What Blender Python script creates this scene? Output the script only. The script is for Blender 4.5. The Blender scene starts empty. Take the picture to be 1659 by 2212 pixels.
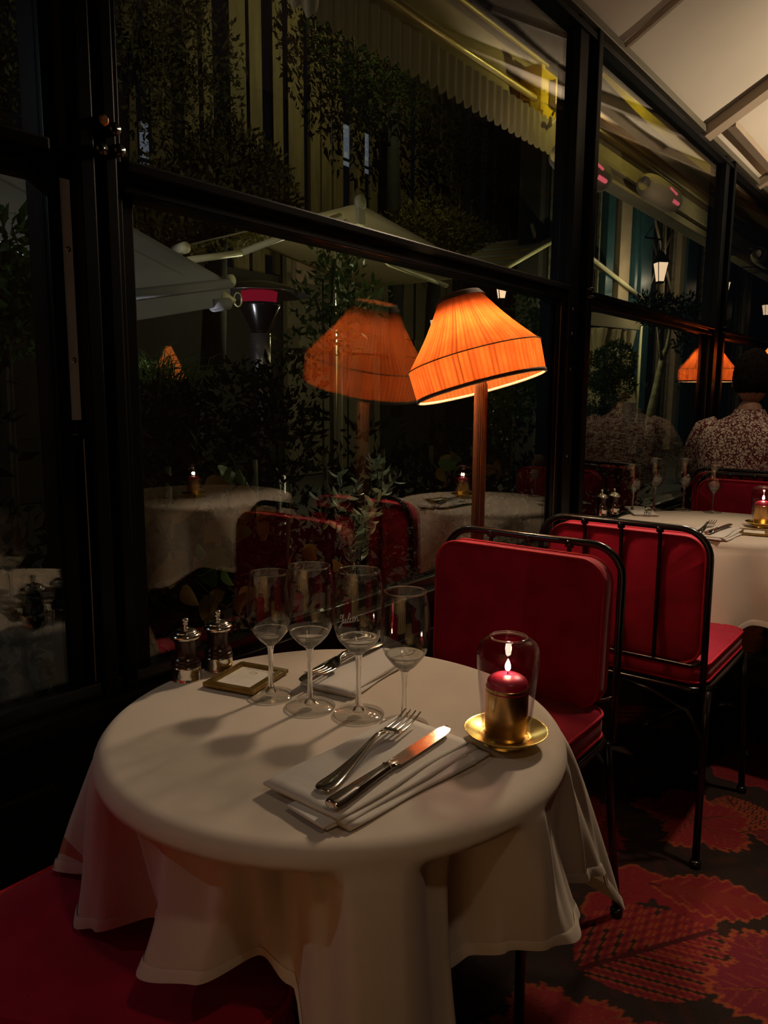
import bpy, bmesh, math, random
import numpy as np
from mathutils import Vector, Matrix, Euler

random.seed(7)
rng = np.random.default_rng(11)
S = bpy.context.scene
COL = S.collection
PI = math.pi

# ------------------------------------------------------------------ camera
cam_data = bpy.data.cameras.new('camera')
cam_data.sensor_fit = 'VERTICAL'
cam_data.sensor_height = 24.0
cam_data.lens = 24.0 * 1660.0 / 2212.0
cam_data.clip_start = 0.02
cam_data.clip_end = 200
cam = bpy.data.objects.new('camera', cam_data)
COL.objects.link(cam)
_R, _U, _F = Vector((0.792706, 0.609565, 0.006905)), Vector((-0.095517, 0.113012, 0.988992)), Vector((-0.602075, 0.784639, -0.147809))
cam.matrix_world = Matrix(((_R.x, _U.x, -_F.x, 1.155), (_R.y, _U.y, -_F.y, 0.0), (_R.z, _U.z, -_F.z, 1.18), (0, 0, 0, 1)))
S.camera = cam

# ------------------------------------------------------------------ exposure, world, lights
S.view_settings.view_transform = 'Standard'
S.view_settings.look = 'None'
S.view_settings.gamma = 1.0
S.view_settings.use_curve_mapping = False
S.view_settings.exposure = 0.1

world = bpy.data.worlds.new('night_sky')
S.world = world
world.use_nodes = True
bg = world.node_tree.nodes['Background']
bg.inputs['Color'].default_value = (0.35, 0.42, 0.6, 1)
bg.inputs['Strength'].default_value = 0.004


def lamp(name, kind, loc, power, col, size=0.1, target=None, spot=60, blend=0.4, size_y=None):
    l = bpy.data.lights.new(name, kind)
    l.energy = power
    l.color = col
    if kind == 'AREA':
        l.shape = 'RECTANGLE'
        l.size = size
        l.size_y = size_y or size
    else:
        l.shadow_soft_size = size
    if kind == 'SPOT':
        l.spot_size = math.radians(spot)
        l.spot_blend = blend
    o = bpy.data.objects.new(name, l)
    o.location = loc
    if target is not None:
        o.rotation_euler = (Vector(target) - Vector(loc)).to_track_quat('-Z', 'Y').to_euler()
    COL.objects.link(o)
    return o


WARM = (1.0, 0.74, 0.50)
# veranda ceiling spots (their fittings are above the frame), then added fills
lamp('ceiling_spot_and_fill', 'SPOT', (0.38, 3.0, 2.52), 120, (1.0, 0.76, 0.53), 0.12, (0.55, 0.95, 0.6), 58, 0.6)
lamp('ceiling_spot_and_fill', 'SPOT', (1.1, 2.3, 2.95), 105, (1.0, 0.76, 0.55), 0.05, (0.68, 2.35, 0.4), 44, 0.6)
lamp('ceiling_spot_and_fill', 'SPOT', (0.75, 3.1, 2.75), 16, (1.0, 0.78, 0.58), 0.05, (0.3, 3.9, 1.0), 50, 0.6)
lamp('ceiling_spot_and_fill', 'SPOT', (1.60, 0.30, 2.75), 10, (1.0, 0.76, 0.54), 0.06, (0.55, 0.42, 0.6), 30, 0.6)  # added fill raking the folds of the near tablecloth
lamp('ceiling_fill', 'SPOT', (1.9, 4.6, 2.1), 230, (1.0, 0.82, 0.60), 0.0, (0.35, 4.2, 2.75), 80, 0.8)  # added, like the next, to brighten the fabric ceiling
lamp('ceiling_fill', 'SPOT', (1.9, 1.5, 2.0), 22, (1.0, 0.80, 0.58), 0.0, (0.3, 2.4, 2.7), 90, 0.8)
# added fills: one indoors, the rest brightening things outside the glass
lamp('back_wall_fill', 'SPOT', (1.4, -0.6, 2.5), 200, (1.0, 0.8, 0.55), 0.05, (1.3, -2.4, 0.9), 100, 0.8)  # added indoors so the brass reflects a bright wall
lamp('terrace_fill', 'SPOT', (-2.3, 0.9, 0.5), 230, (0.92, 0.88, 1.0), 0.0, (-2.5, 2.1, 2.0), 75, 0.5)
lamp('terrace_fill', 'POINT', (-5.2, 6.9, 2.1), 34, (1.0, 0.93, 0.55), 0.0)
lamp('terrace_fill', 'POINT', (-3.6, 11.0, 2.3), 40, (1.0, 0.93, 0.5), 0.0)
lamp('terrace_fill', 'SPOT', (-4.9, 8.5, 6.2), 130, (1.0, 0.9, 0.42), 0.0, (-7.2, 8.8, 5.0), 140, 0.6)
lamp('terrace_fill', 'SPOT', (-4.9, 14.5, 6.2), 170, (1.0, 0.9, 0.42), 0.0, (-7.2, 15, 5.2), 140, 0.6)
lamp('terrace_fill', 'POINT', (-0.8, -0.45, 1.95), 9.0, (0.72, 0.82, 1.0), 0.0)
lamp('terrace_fill', 'POINT', (-0.72, 2.75, 1.85), 2.2, (1.0, 1.0, 0.6), 0.0)
lamp('terrace_fill', 'POINT', (-0.9, 7.0, 2.55), 5, (1.0, 0.8, 0.5), 0.0)
lamp('terrace_fill', 'POINT', (-1.0, 4.6, 2.6), 4, (1.0, 0.74, 0.48), 0.0)
lamp('terrace_fill', 'POINT', (-3.2, 14.6, 3.0), 45, (1.0, 0.88, 0.55), 0.0)
lamp('terrace_fill', 'POINT', (-0.10, 1.66, 1.22), 0.55, (0.9, 1.0, 0.8), 0.0)


# ------------------------------------------------------------------ helpers
def tag(o, label=None, cat=None, group=None, kind=None):
    if label: o['label'] = label
    if cat: o['category'] = cat
    if group: o['group'] = group
    if kind: o['kind'] = kind
    return o


def empty(name, loc=(0, 0, 0), rz=0.0, label=None, cat=None, group=None, kind=None):
    o = bpy.data.objects.new(name, None)
    o.empty_display_size = 0.05
    o.location = loc
    o.rotation_euler = (0, 0, rz)
    COL.objects.link(o)
    return tag(o, label, cat, group, kind)


def copy_tree(o, parent=None):
    c = o.copy()
    COL.objects.link(c)
    if parent is not None: c.parent = parent
    for ch in list(o.children):
        copy_tree(ch, c)
    return c


class MB:
    def __init__(s):
        s.v = []; s.f = []

    def add(s, vs, fs):
        n = len(s.v)
        s.v.extend([tuple(p) for p in vs])
        s.f.extend([tuple(i + n for i in f) for f in fs])
        return s

    def box(s, lo, hi, M=None):
        (a, b, c), (d, e, f) = lo, hi
        vs = [(a, b, c), (d, b, c), (d, e, c), (a, e, c), (a, b, f), (d, b, f), (d, e, f), (a, e, f)]
        if M is not None: vs = [M @ Vector(p) for p in vs]
        return s.add(vs, [(0, 3, 2, 1), (4, 5, 6, 7), (0, 1, 5, 4), (1, 2, 6, 5), (2, 3, 7, 6), (3, 0, 4, 7)])

    def bbox(s, lo, hi, b=0.004, M=None):
        """box with chamfered edges"""
        bm = bmesh.new()
        bmesh.ops.create_cube(bm, size=1)
        for v in bm.verts:
            v.co = Vector([lo[i] + (v.co[i] + .5) * (hi[i] - lo[i]) for i in range(3)])
        bmesh.ops.bevel(bm, geom=list(bm.edges), offset=b, segments=2, affect='EDGES', profile=0.6)
        if M is not None: bm.transform(M)
        bm.verts.index_update()
        s.add([v.co for v in bm.verts], [[v.index for v in f.verts] for f in bm.faces])
        bm.free()
        return s

    def tube(s, pts, r, n=10, closed=False, cap=True):
        pts = [Vector(p) for p in pts]
        m = len(pts)
        rs = r if isinstance(r, (list, tuple)) else [r] * m
        base = len(s.v)
        prev = None
        for i, p in enumerate(pts):
            if closed:
                t = (pts[(i + 1) % m] - pts[i - 1])
            else:
                t = pts[min(i + 1, m - 1)] - pts[max(i - 1, 0)]
            t.normalize()
            if prev is None:
                a = Vector((0, 0, 1)) if abs(t.z) < .9 else Vector((1, 0, 0))
                u = t.cross(a).normalized()
            else:
                u = (prev - t * prev.dot(t)).normalized()
            prev = u
            w = t.cross(u)
            for k in range(n):
                an = 2 * PI * k / n
                s.v.append(tuple(p + (u * math.cos(an) + w * math.sin(an)) * rs[i]))
        rows = m if closed else m - 1
        for i in range(rows):
            j = (i + 1) % m
            for k in range(n):
                l = (k + 1) % n
                s.f.append((base + i * n + k, base + i * n + l, base + j * n + l, base + j * n + k))
        if cap and not closed:
            s.f.append(tuple(base + k for k in range(n))[::-1])
            s.f.append(tuple(base + (m - 1) * n + k for k in range(n)))
        return s

    def lathe(s, prof, n=48, c=(0, 0, 0), M=None, ripple=None):
        base = len(s.v)
        for i, (r, z) in enumerate(prof):
            for k in range(n):
                an = 2 * PI * k / n
                rr = max(r, 1e-5) * (ripple(i, k) if ripple else 1)
                p = Vector((c[0] + rr * math.cos(an), c[1] + rr * math.sin(an), c[2] + z))
                if M is not None: p = M @ p
                s.v.append(tuple(p))
        for i in range(len(prof) - 1):
            for k in range(n):
                l = (k + 1) % n
                s.f.append((base + i * n + k, base + i * n + l, base + (i + 1) * n + l, base + (i + 1) * n + k))
        return s

    def grid(s, P):
        P = np.asarray(P)
        h, w = P.shape[:2]
        base = len(s.v)
        s.v.extend([tuple(p) for p in P.reshape(-1, 3)])
        for i in range(h - 1):
            for j in range(w - 1):
                a = base + i * w + j
                s.f.append((a, a + 1, a + w + 1, a + w))
        return s

    def prism(s, poly, z0, z1, M=None):
        """poly list of (x,y), extruded"""
        n = len(poly)
        vs = [(x, y, z0) for x, y in poly] + [(x, y, z1) for x, y in poly]
        if M is not None: vs = [M @ Vector(p) for p in vs]
        fs = [tuple(range(n))[::-1], tuple(range(n, 2 * n))] + [(i, (i + 1) % n, n + (i + 1) % n, n + i) for i in range(n)]
        return s.add(vs, fs)

    def build(s, name, mat=None, parent=None, smooth=True, angle=None):
        me = bpy.data.meshes.new(name)
        me.from_pydata(s.v, [], s.f)
        me.update()
        o = bpy.data.objects.new(name, me)
        COL.objects.link(o)
        if mat: me.materials.append(mat)
        if smooth:
            me.polygons.foreach_set('use_smooth', [True] * len(me.polygons))
            if angle is not None:
                try:
                    me.set_sharp_from_angle(angle=math.radians(angle))
                except Exception:
                    pass
        if parent is not None: o.parent = parent
        return o


def fast_mesh(name, V, F, mat, parent=None, smooth=False):
    me = bpy.data.meshes.new(name)
    V = np.asarray(V, dtype=np.float32); F = np.asarray(F, dtype=np.int32)
    me.vertices.add(len(V)); me.vertices.foreach_set('co', V.ravel())
    k = F.shape[1]
    me.loops.add(F.size); me.loops.foreach_set('vertex_index', F.ravel())
    me.polygons.add(len(F))
    me.polygons.foreach_set('loop_start', np.arange(0, F.size, k, dtype=np.int32))
    me.polygons.foreach_set('loop_total', np.full(len(F), k, dtype=np.int32))
    if smooth: me.polygons.foreach_set('use_smooth', np.ones(len(F), dtype=bool))
    me.update(calc_edges=True); me.validate()
    o = bpy.data.objects.new(name, me)
    COL.objects.link(o)
    me.materials.append(mat)
    if parent is not None: o.parent = parent
    return o


def lerp(a, b, t): return tuple(a[i] + (b[i] - a[i]) * t for i in range(len(a)))


# ------------------------------------------------------------------ materials
def new_mat(name):
    m = bpy.data.materials.new(name)
    m.use_nodes = True
    nt = m.node_tree
    for n in list(nt.nodes): nt.nodes.remove(n)
    out = nt.nodes.new('ShaderNodeOutputMaterial')
    return m, nt, out


def pmat(name, col, col2=None, rough=0.5, metal=0.0, scale=20.0, bump=0.0, bscale=None, spec=0.5, trans=0.0,
         emis=None, estr=0.0, sheen=0.0, stretch=None, wave=False, subs=0.0, detail=4.0, contrast=(0.35, 0.65), bdist=0.002):
    m, nt, out = new_mat(name)
    N = nt.nodes.new; L = nt.links.new
    b = N('ShaderNodeBsdfPrincipled')
    L(b.outputs[0], out.inputs[0])
    b.inputs['Roughness'].default_value = rough
    b.inputs['Metallic'].default_value = metal
    b.inputs['Specular IOR Level'].default_value = spec
    if trans: b.inputs['Transmission Weight'].default_value = trans
    if sheen: b.inputs['Sheen Weight'].default_value = sheen
    if subs:
        b.inputs['Subsurface Weight'].default_value = subs
        b.inputs['Subsurface Radius'].default_value = (0.01, 0.004, 0.003)
    if emis:
        b.inputs['Emission Color'].default_value = (*emis, 1)
        b.inputs['Emission Strength'].default_value = estr
    tc = N('ShaderNodeTexCoord')
    mp = N('ShaderNodeMapping')
    L(tc.outputs['Object'], mp.inputs[0])
    if stretch: mp.inputs['Scale'].default_value = stretch
    if col2 is not None:
        if wave:
            t = N('ShaderNodeTexWave'); t.inputs['Scale'].default_value = scale
            t.inputs['Distortion'].default_value = 6; t.inputs['Detail'].default_value = 3
        else:
            t = N('ShaderNodeTexNoise'); t.inputs['Scale'].default_value = scale
            t.inputs['Detail'].default_value = detail
        L(mp.outputs[0], t.inputs['Vector'])
        r = N('ShaderNodeValToRGB')
        r.color_ramp.elements[0].position = contrast[0]; r.color_ramp.elements[1].position = contrast[1]
        r.color_ramp.elements[0].color = (*col, 1); r.color_ramp.elements[1].color = (*col2, 1)
        L(t.outputs[1 if wave else 0], r.inputs[0])
        L(r.outputs[0], b.inputs['Base Color'])
    else:
        b.inputs['Base Color'].default_value = (*col, 1)
    if bump:
        t2 = N('ShaderNodeTexNoise'); t2.inputs['Scale'].default_value = bscale or scale
        t2.inputs['Detail'].default_value = 6
        L(mp.outputs[0], t2.inputs['Vector'])
        bp = N('ShaderNodeBump'); bp.inputs['Strength'].default_value = bump; bp.inputs['Distance'].default_value = bdist
        L(t2.outputs[0], bp.inputs['Height']); L(bp.outputs[0], b.inputs['Normal'])
    return m


def glass_pane(name, ior=1.7, tint=(0.93, 0.95, 0.92), rough=0.0):
    """flat or thin glass: clear transmission plus Fresnel reflection"""
    m, nt, out = new_mat(name)
    N = nt.nodes.new; L = nt.links.new
    f0 = ((ior - 1) / (ior + 1)) ** 2
    lw = N('ShaderNodeLayerWeight'); lw.inputs[0].default_value = 0.5
    pw = N('ShaderNodeMath'); pw.operation = 'POWER'; pw.inputs[1].default_value = 5.0
    L(lw.outputs['Facing'], pw.inputs[0])
    fr = N('ShaderNodeMath'); fr.operation = 'MULTIPLY_ADD'; fr.inputs[1].default_value = 1 - f0; fr.inputs[2].default_value = f0
    L(pw.outputs[0], fr.inputs[0])
    tr = N('ShaderNodeBsdfTransparent'); tr.inputs[0].default_value = (*tint, 1)
    gl = N('ShaderNodeBsdfGlossy'); gl.inputs['Roughness'].default_value = rough
    mx = N('ShaderNodeMixShader')
    L(fr.outputs[0], mx.inputs[0]); L(tr.outputs[0], mx.inputs[1]); L(gl.outputs[0], mx.inputs[2])
    L(mx.outputs[0], out.inputs[0])
    return m


def crystal(name, w=0.5):
    m, nt, out = new_mat(name)
    N = nt.nodes.new; L = nt.links.new
    g = N('ShaderNodeBsdfGlass'); g.inputs['IOR'].default_value = 1.5; g.inputs['Roughness'].default_value = 0
    tr = N('ShaderNodeBsdfTransparent'); tr.inputs[0].default_value = (0.96, 0.97, 0.95, 1)
    mx = N('ShaderNodeMixShader'); mx.inputs[0].default_value = w
    L(tr.outputs[0], mx.inputs[1]); L(g.outputs[0], mx.inputs[2]); L(mx.outputs[0], out.inputs[0])
    return m


def cloth_trans(name, col, tr_col, w=0.4, rough_scale=60, bump=0.2, bscale=40, wrinkle=6):
    m, nt, out = new_mat(name)
    N = nt.nodes.new; L = nt.links.new
    d = N('ShaderNodeBsdfDiffuse'); t = N('ShaderNodeBsdfTranslucent'); mx = N('ShaderNodeMixShader')
    tc = N('ShaderNodeTexCoord')
    n1 = N('ShaderNodeTexNoise'); n1.inputs['Scale'].default_value = wrinkle; n1.inputs['Detail'].default_value = 5
    L(tc.outputs['Object'], n1.inputs['Vector'])
    r = N('ShaderNodeValToRGB'); r.color_ramp.elements[0].position = .3; r.color_ramp.elements[1].position = .7
    r.color_ramp.elements[0].color = (*[c * .86 for c in col], 1); r.color_ramp.elements[1].color = (*col, 1)
    L(n1.outputs[0], r.inputs[0]); L(r.outputs[0], d.inputs[0])
    t.inputs[0].default_value = (*tr_col, 1)
    mx.inputs[0].default_value = w
    n2 = N('ShaderNodeTexNoise'); n2.inputs['Scale'].default_value = bscale; n2.inputs['Detail'].default_value = 6
    L(tc.outputs['Object'], n2.inputs['Vector'])
    bp = N('ShaderNodeBump'); bp.inputs['Strength'].default_value = bump; bp.inputs['Distance'].default_value = .003
    L(n2.outputs[0], bp.inputs['Height']); L(bp.outputs[0], d.inputs['Normal'])
    L(d.outputs[0], mx.inputs[1]); L(t.outputs[0], mx.inputs[2]); L(mx.outputs[0], out.inputs[0])
    return m


def emit(name, col, s):
    m, nt, out = new_mat(name)
    e = nt.nodes.new('ShaderNodeEmission')
    e.inputs[0].default_value = (*col, 1); e.inputs[1].default_value = s
    nt.links.new(e.outputs[0], out.inputs[0])
    return m


def leaf_mat(name, c1, c2, scale=3.0, rough=0.4, tr=0.3, spec=0.2):
    m, nt, out = new_mat(name)
    N = nt.nodes.new; L = nt.links.new
    b = N('ShaderNodeBsdfPrincipled'); b.inputs['Roughness'].default_value = rough; b.inputs['Specular IOR Level'].default_value = spec
    tl = N('ShaderNodeBsdfTranslucent'); mx = N('ShaderNodeMixShader'); mx.inputs[0].default_value = tr
    geo = N('ShaderNodeNewGeometry')
    tc = N('ShaderNodeTexCoord')
    n1 = N('ShaderNodeTexNoise'); n1.inputs['Scale'].default_value = scale; n1.inputs['Detail'].default_value = 2
    L(tc.outputs['Object'], n1.inputs['Vector'])
    ad = N('ShaderNodeMath'); ad.operation = 'MULTIPLY_ADD'; ad.inputs[1].default_value = 0.6
    L(geo.outputs['Random Per Island'], ad.inputs[0])
    ml = N('ShaderNodeMath'); ml.operation = 'MULTIPLY'; ml.inputs[1].default_value = 0.5
    L(n1.outputs[0], ml.inputs[0]); L(ml.outputs[0], ad.inputs[2])
    r = N('ShaderNodeValToRGB'); r.color_ramp.elements[0].position = .15; r.color_ramp.elements[1].position = .85
    r.color_ramp.elements[0].color = (*c1, 1); r.color_ramp.elements[1].color = (*c2, 1)
    L(ad.outputs[0], r.inputs[0]); L(r.outputs[0], b.inputs['Base Color']); L(r.outputs[0], tl.inputs[0])
    L(b.outputs[0], mx.inputs[1]); L(tl.outputs[0], mx.inputs[2]); L(mx.outputs[0], out.inputs[0])
    return m


M = {}
M['black_metal'] = pmat('black_metal', (0.006, 0.0055, 0.005), (0.010, 0.009, 0.008), 0.2, 0.0, 40, 0.02, spec=0.6)
M['frame_metal'] = pmat('frame_metal', (0.003, 0.003, 0.003), (0.005, 0.0045, 0.0042), 0.36, 0.0, 12, 0.05, 200, spec=0.14)
M['grey_metal'] = pmat('grey_metal', (0.52, 0.58, 0.68), (0.56, 0.62, 0.72), 0.5, 0.1, 8)
M['steel'] = pmat('steel', (0.62, 0.58, 0.52), None, 0.13, 1.0, bump=0.03, bscale=300)
M['silver'] = pmat('silver', (0.80, 0.77, 0.70), None, 0.14, 1.0)
M['brass'] = pmat('brass', (0.76, 0.55, 0.16), (0.84, 0.62, 0.20), 0.26, 1.0, 30, 0.04, 120)
M['frame_brass'] = pmat('frame_brass', (0.22, 0.13, 0.03), (0.32, 0.20, 0.05), 0.30, 0.75, 60, 0.3, 120)
M['dark_wood'] = pmat('dark_wood', (0.020, 0.008, 0.006), (0.035, 0.013, 0.009), 0.22, 0, 9, 0.0, wave=True, stretch=(1, 1, .2))
M['lamp_wood'] = pmat('lamp_wood', (0.10, 0.035, 0.016), (0.17, 0.06, 0.024), 0.32, 0, 14, 0.1, wave=True, stretch=(1, 1, .1))
M['panel_black'] = pmat('panel_black', (0.004, 0.004, 0.004), (0.006, 0.006, 0.006), 0.5, 0, 10, 0.05, spec=.15)
M['red_velvet'] = pmat('red_velvet', (0.30, 0.0015, 0.022), (0.40, 0.0025, 0.032), 0.78, 0, 14, 0.22, 18, spec=0.2, bdist=0.006, sheen=0.15)
M['red_piping'] = pmat('red_piping', (0.44, 0.006, 0.022), (0.50, 0.010, 0.028), 0.6, 0, 80, spec=0.3)
M['white_cloth'] = cloth_trans('white_cloth', (0.72, 0.62, 0.51), (0.55, 0.40, 0.32), 0.10, bump=0.10, bscale=14, wrinkle=5)
M['napkin'] = cloth_trans('napkin', (0.74, 0.69, 0.62), (0.5, 0.4, 0.3), 0.08, bump=0.25, bscale=60)
M['paper'] = pmat('paper', (0.66, 0.62, 0.52), (0.72, 0.68, 0.58), 0.6, 0, 60)
M['ink'] = pmat('ink', (0.30, 0.28, 0.24), None, 0.7)
M['ink_grey'] = pmat('ink_grey', (0.14, 0.15, 0.17), None, 0.7)
M['red_wax'] = pmat('red_wax', (0.38, 0.008, 0.04), (0.45, 0.01, 0.05), 0.35, 0, 20, 0.05, subs=0.3)
M['wick'] = pmat('wick', (0.02, 0.015, 0.01), None, 0.9)
M['glass'] = glass_pane('glass', 2.3, (0.90, 0.92, 0.88))
M['thin_glass'] = glass_pane('thin_glass', 1.85, (0.97, 0.975, 0.965), 0.02)
M['chimney_glass'] = glass_pane('chimney_glass', 1.32, (0.95, 0.90, 0.93))
M['crystal'] = crystal('crystal', 0.85)
M['bowl_glass'] = crystal('bowl_glass', 0.5)
M['etch'] = pmat('etch', (0.75, 0.72, 0.68), None, 0.8)
M['flame'] = emit('flame', (1.0, 0.86, 0.62), 40)
M['bulb'] = emit('bulb', (1.0, 0.72, 0.40), 30)
M['shade_trim'] = pmat('shade_trim', (0.10, 0.065, 0.045), (0.14, 0.09, 0.06), 0.85, 0, 60)
M['shade_lining'] = pmat('shade_lining', (0.8, 0.66, 0.5), None, 0.7)
M['ceiling_fabric'] = cloth_trans('ceiling_fabric', (0.52, 0.45, 0.36), (0.5, 0.4, 0.3), 0.10, bump=0.1, bscale=3, wrinkle=1.5)
M['awning_grey'] = cloth_trans('awning_grey', (0.40, 0.40, 0.42), (0.4, 0.4, 0.35), 0.3, bump=0.15, bscale=5, wrinkle=2)
M['awning_cream'] = cloth_trans('awning_cream', (0.42, 0.35, 0.24), (0.45, 0.37, 0.22), 0.4, bump=0.15, bscale=5, wrinkle=2)
M['cream_metal'] = pmat('cream_metal', (0.75, 0.70, 0.42), (0.8, 0.74, 0.46), 0.4, 0, 8)
M['yellow_fabric'] = cloth_trans('yellow_fabric', (0.75, 0.55, 0.05), (0.8, 0.6, 0.05), 0.4)
M['fence_wood'] = pmat('fence_wood', (0.065, 0.048, 0.022), (0.11, 0.082, 0.036), 0.8, 0, 3, 0.5, 12, stretch=(4, 4, .5), bdist=.01)
M['render_beige'] = pmat('render_beige', (0.36, 0.28, 0.18), (0.42, 0.33, 0.21), 0.85, 0, 4, 0.2, 30)
M['teal_paint'] = pmat('teal_paint', (0.035, 0.10, 0.12), (0.045, 0.12, 0.14), 0.4, 0, 5)
M['dark_window'] = pmat('dark_window', (0.012, 0.013, 0.012), None, 0.08, 0, spec=0.8)
M['stone_ground'] = pmat('stone_ground', (0.02, 0.019, 0.017), (0.035, 0.03, 0.028), 0.8, 0, 6, 0.4, 30, bdist=.01)
M['bark'] = pmat('bark', (0.16, 0.13, 0.08), (0.30, 0.26, 0.17), 0.9, 0, 12, 0.6, 30, bdist=.01)
M['stem'] = pmat('stem', (0.05, 0.045, 0.015), (0.08, 0.06, 0.02), 0.7, 0, 30)
M['wall_dark'] = pmat('wall_dark', (.005, .005, .004), (.008, .008, .006), .9, 0, 4)
M['planter'] = pmat('planter', (0.03, 0.012, 0.010), (0.045, 0.018, 0.014), 0.6, 0, 8)
M['heater_metal'] = pmat('heater_metal', (0.45, 0.42, 0.38), None, 0.28, 0.9)
M['heater_glow'] = emit('heater_glow', (1.0, 0.03, 0.09), 0.18)
M['heater_body'] = pmat('heater_body', (0.34, 0.26, 0.21), (0.38, 0.29, 0.23), 0.75, 0.0, 5)
M['tube_glow'] = emit('tube_glow', (1.0, 0.16, 0.2), 0.9)
M['lantern_glass'] = emit('lantern_glass', (1.0, 0.66, 0.42), 1.6)
M['pale_reflection'] = pmat('pale_reflection', (0.20, 0.22, 0.27), (0.24, 0.26, 0.31), 0.8, 0, 3, emis=(0.5, 0.56, 0.72), estr=0.16)  # faint glow imitating a reflection
M['leaf_dark'] = leaf_mat('leaf_dark', (0.004, 0.008, 0.0025), (0.012, 0.020, 0.005), rough=.7, tr=.1, spec=.04)
M['leaf_green'] = leaf_mat('leaf_green', (0.03, 0.07, 0.012), (0.10, 0.17, 0.04), rough=.35)
M['leaf_silver'] = leaf_mat('leaf_silver', (0.12, 0.16, 0.08), (0.50, 0.54, 0.40), rough=.25, tr=.15, spec=.6)
M['leaf_yellow'] = leaf_mat('leaf_yellow', (0.09, 0.065, 0.016), (0.30, 0.17, 0.045), rough=.5)
M['leaf_olive'] = leaf_mat('leaf_olive', (0.05, 0.05, 0.010), (0.16, 0.14, 0.04), rough=.6)
M['skin'] = pmat('skin', (0.42, 0.22, 0.15), (0.46, 0.25, 0.17), 0.5, 0, 30, subs=.1)
M['hair'] = pmat('hair', (0.006, 0.004, 0.003), (0.016, 0.011, 0.008), 0.85, 0, 60, 1.0, 90, stretch=(1, 1, .5), spec=.08, bdist=.012)
M['trousers'] = pmat('trousers', (0.02, 0.02, 0.025), None, 0.8)
M['curtain'] = cloth_trans('curtain', (0.5, 0.42, 0.28), (0.5, 0.4, 0.25), 0.3)
M['bottle_glass'] = glass_pane('bottle_glass', 1.6, (0.8, 0.86, 0.84))


def shade_material():
    m, nt, out = new_mat('pleated_shade_fabric')
    N = nt.nodes.new; L = nt.links.new
    d = N('ShaderNodeBsdfDiffuse'); d.inputs[0].default_value = (0.50, 0.15, 0.04, 1)
    t = N('ShaderNodeBsdfTranslucent'); t.inputs[0].default_value = (0.95, 0.22, 0.035, 1)
    mx = N('ShaderNodeMixShader'); mx.inputs[0].default_value = 0.55
    tc = N('ShaderNodeTexCoord')
    n1 = N('ShaderNodeTexNoise'); n1.inputs['Scale'].default_value = 25; n1.inputs['Detail'].default_value = 3
    L(tc.outputs['Object'], n1.inputs['Vector'])
    r = N('ShaderNodeValToRGB')
    r.color_ramp.elements[0].position = .3; r.color_ramp.elements[1].position = .7
    r.color_ramp.elements[0].color = (0.64, 0.125, 0.022, 1); r.color_ramp.elements[1].color = (0.84, 0.200, 0.042, 1)
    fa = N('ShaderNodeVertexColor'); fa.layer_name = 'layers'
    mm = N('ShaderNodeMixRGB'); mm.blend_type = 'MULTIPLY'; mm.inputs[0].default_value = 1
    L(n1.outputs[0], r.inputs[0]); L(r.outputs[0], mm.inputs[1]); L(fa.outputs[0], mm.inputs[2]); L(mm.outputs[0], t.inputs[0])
    L(d.outputs[0], mx.inputs[1]); L(t.outputs[0], mx.inputs[2]); L(mx.outputs[0], out.inputs[0])
    return m


M['shade'] = shade_material()


def shirt_material():
    m, nt, out = new_mat('blossom_print_shirt')
    N = nt.nodes.new; L = nt.links.new
    b = N('ShaderNodeBsdfPrincipled'); b.inputs['Roughness'].default_value = .8
    tc = N('ShaderNodeTexCoord')
    n0 = N('ShaderNodeTexNoise'); n0.inputs['Scale'].default_value = 30; n0.inputs['Detail'].default_value = 2
    mixv = N('ShaderNodeMixRGB'); mixv.inputs[0].default_value = 0.06
    L(tc.outputs['Object'], n0.inputs['Vector']); L(tc.outputs['Object'], mixv.inputs[1]); L(n0.outputs[1], mixv.inputs[2])
    v = N('ShaderNodeTexVoronoi'); v.inputs['Scale'].default_value = 58; v.feature = 'DISTANCE_TO_EDGE'
    L(mixv.outputs[0], v.inputs['Vector'])
    n2 = N('ShaderNodeTexNoise'); n2.inputs['Scale'].default_value = 45; n2.inputs['Detail'].default_value = 3
    L(tc.outputs['Object'], n2.inputs['Vector'])
    mu = N('ShaderNodeMath'); mu.operation = 'MULTIPLY'; L(v.outputs[0], mu.inputs[0]); L(n2.outputs[0], mu.inputs[1])
    r = N('ShaderNodeValToRGB')
    r.color_ramp.elements[0].position = .045; r.color_ramp.elements[1].position = .075
    r.color_ramp.elements[0].color = (0.12, 0.012, 0.014, 1); r.color_ramp.elements[1].color = (0.66, 0.54, 0.45, 1)
    L(mu.outputs[0], r.inputs[0]); L(r.outputs[0], b.inputs['Base Color']); L(b.outputs[0], out.inputs[0])
    return m


M['shirt'] = shirt_material()


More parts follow.
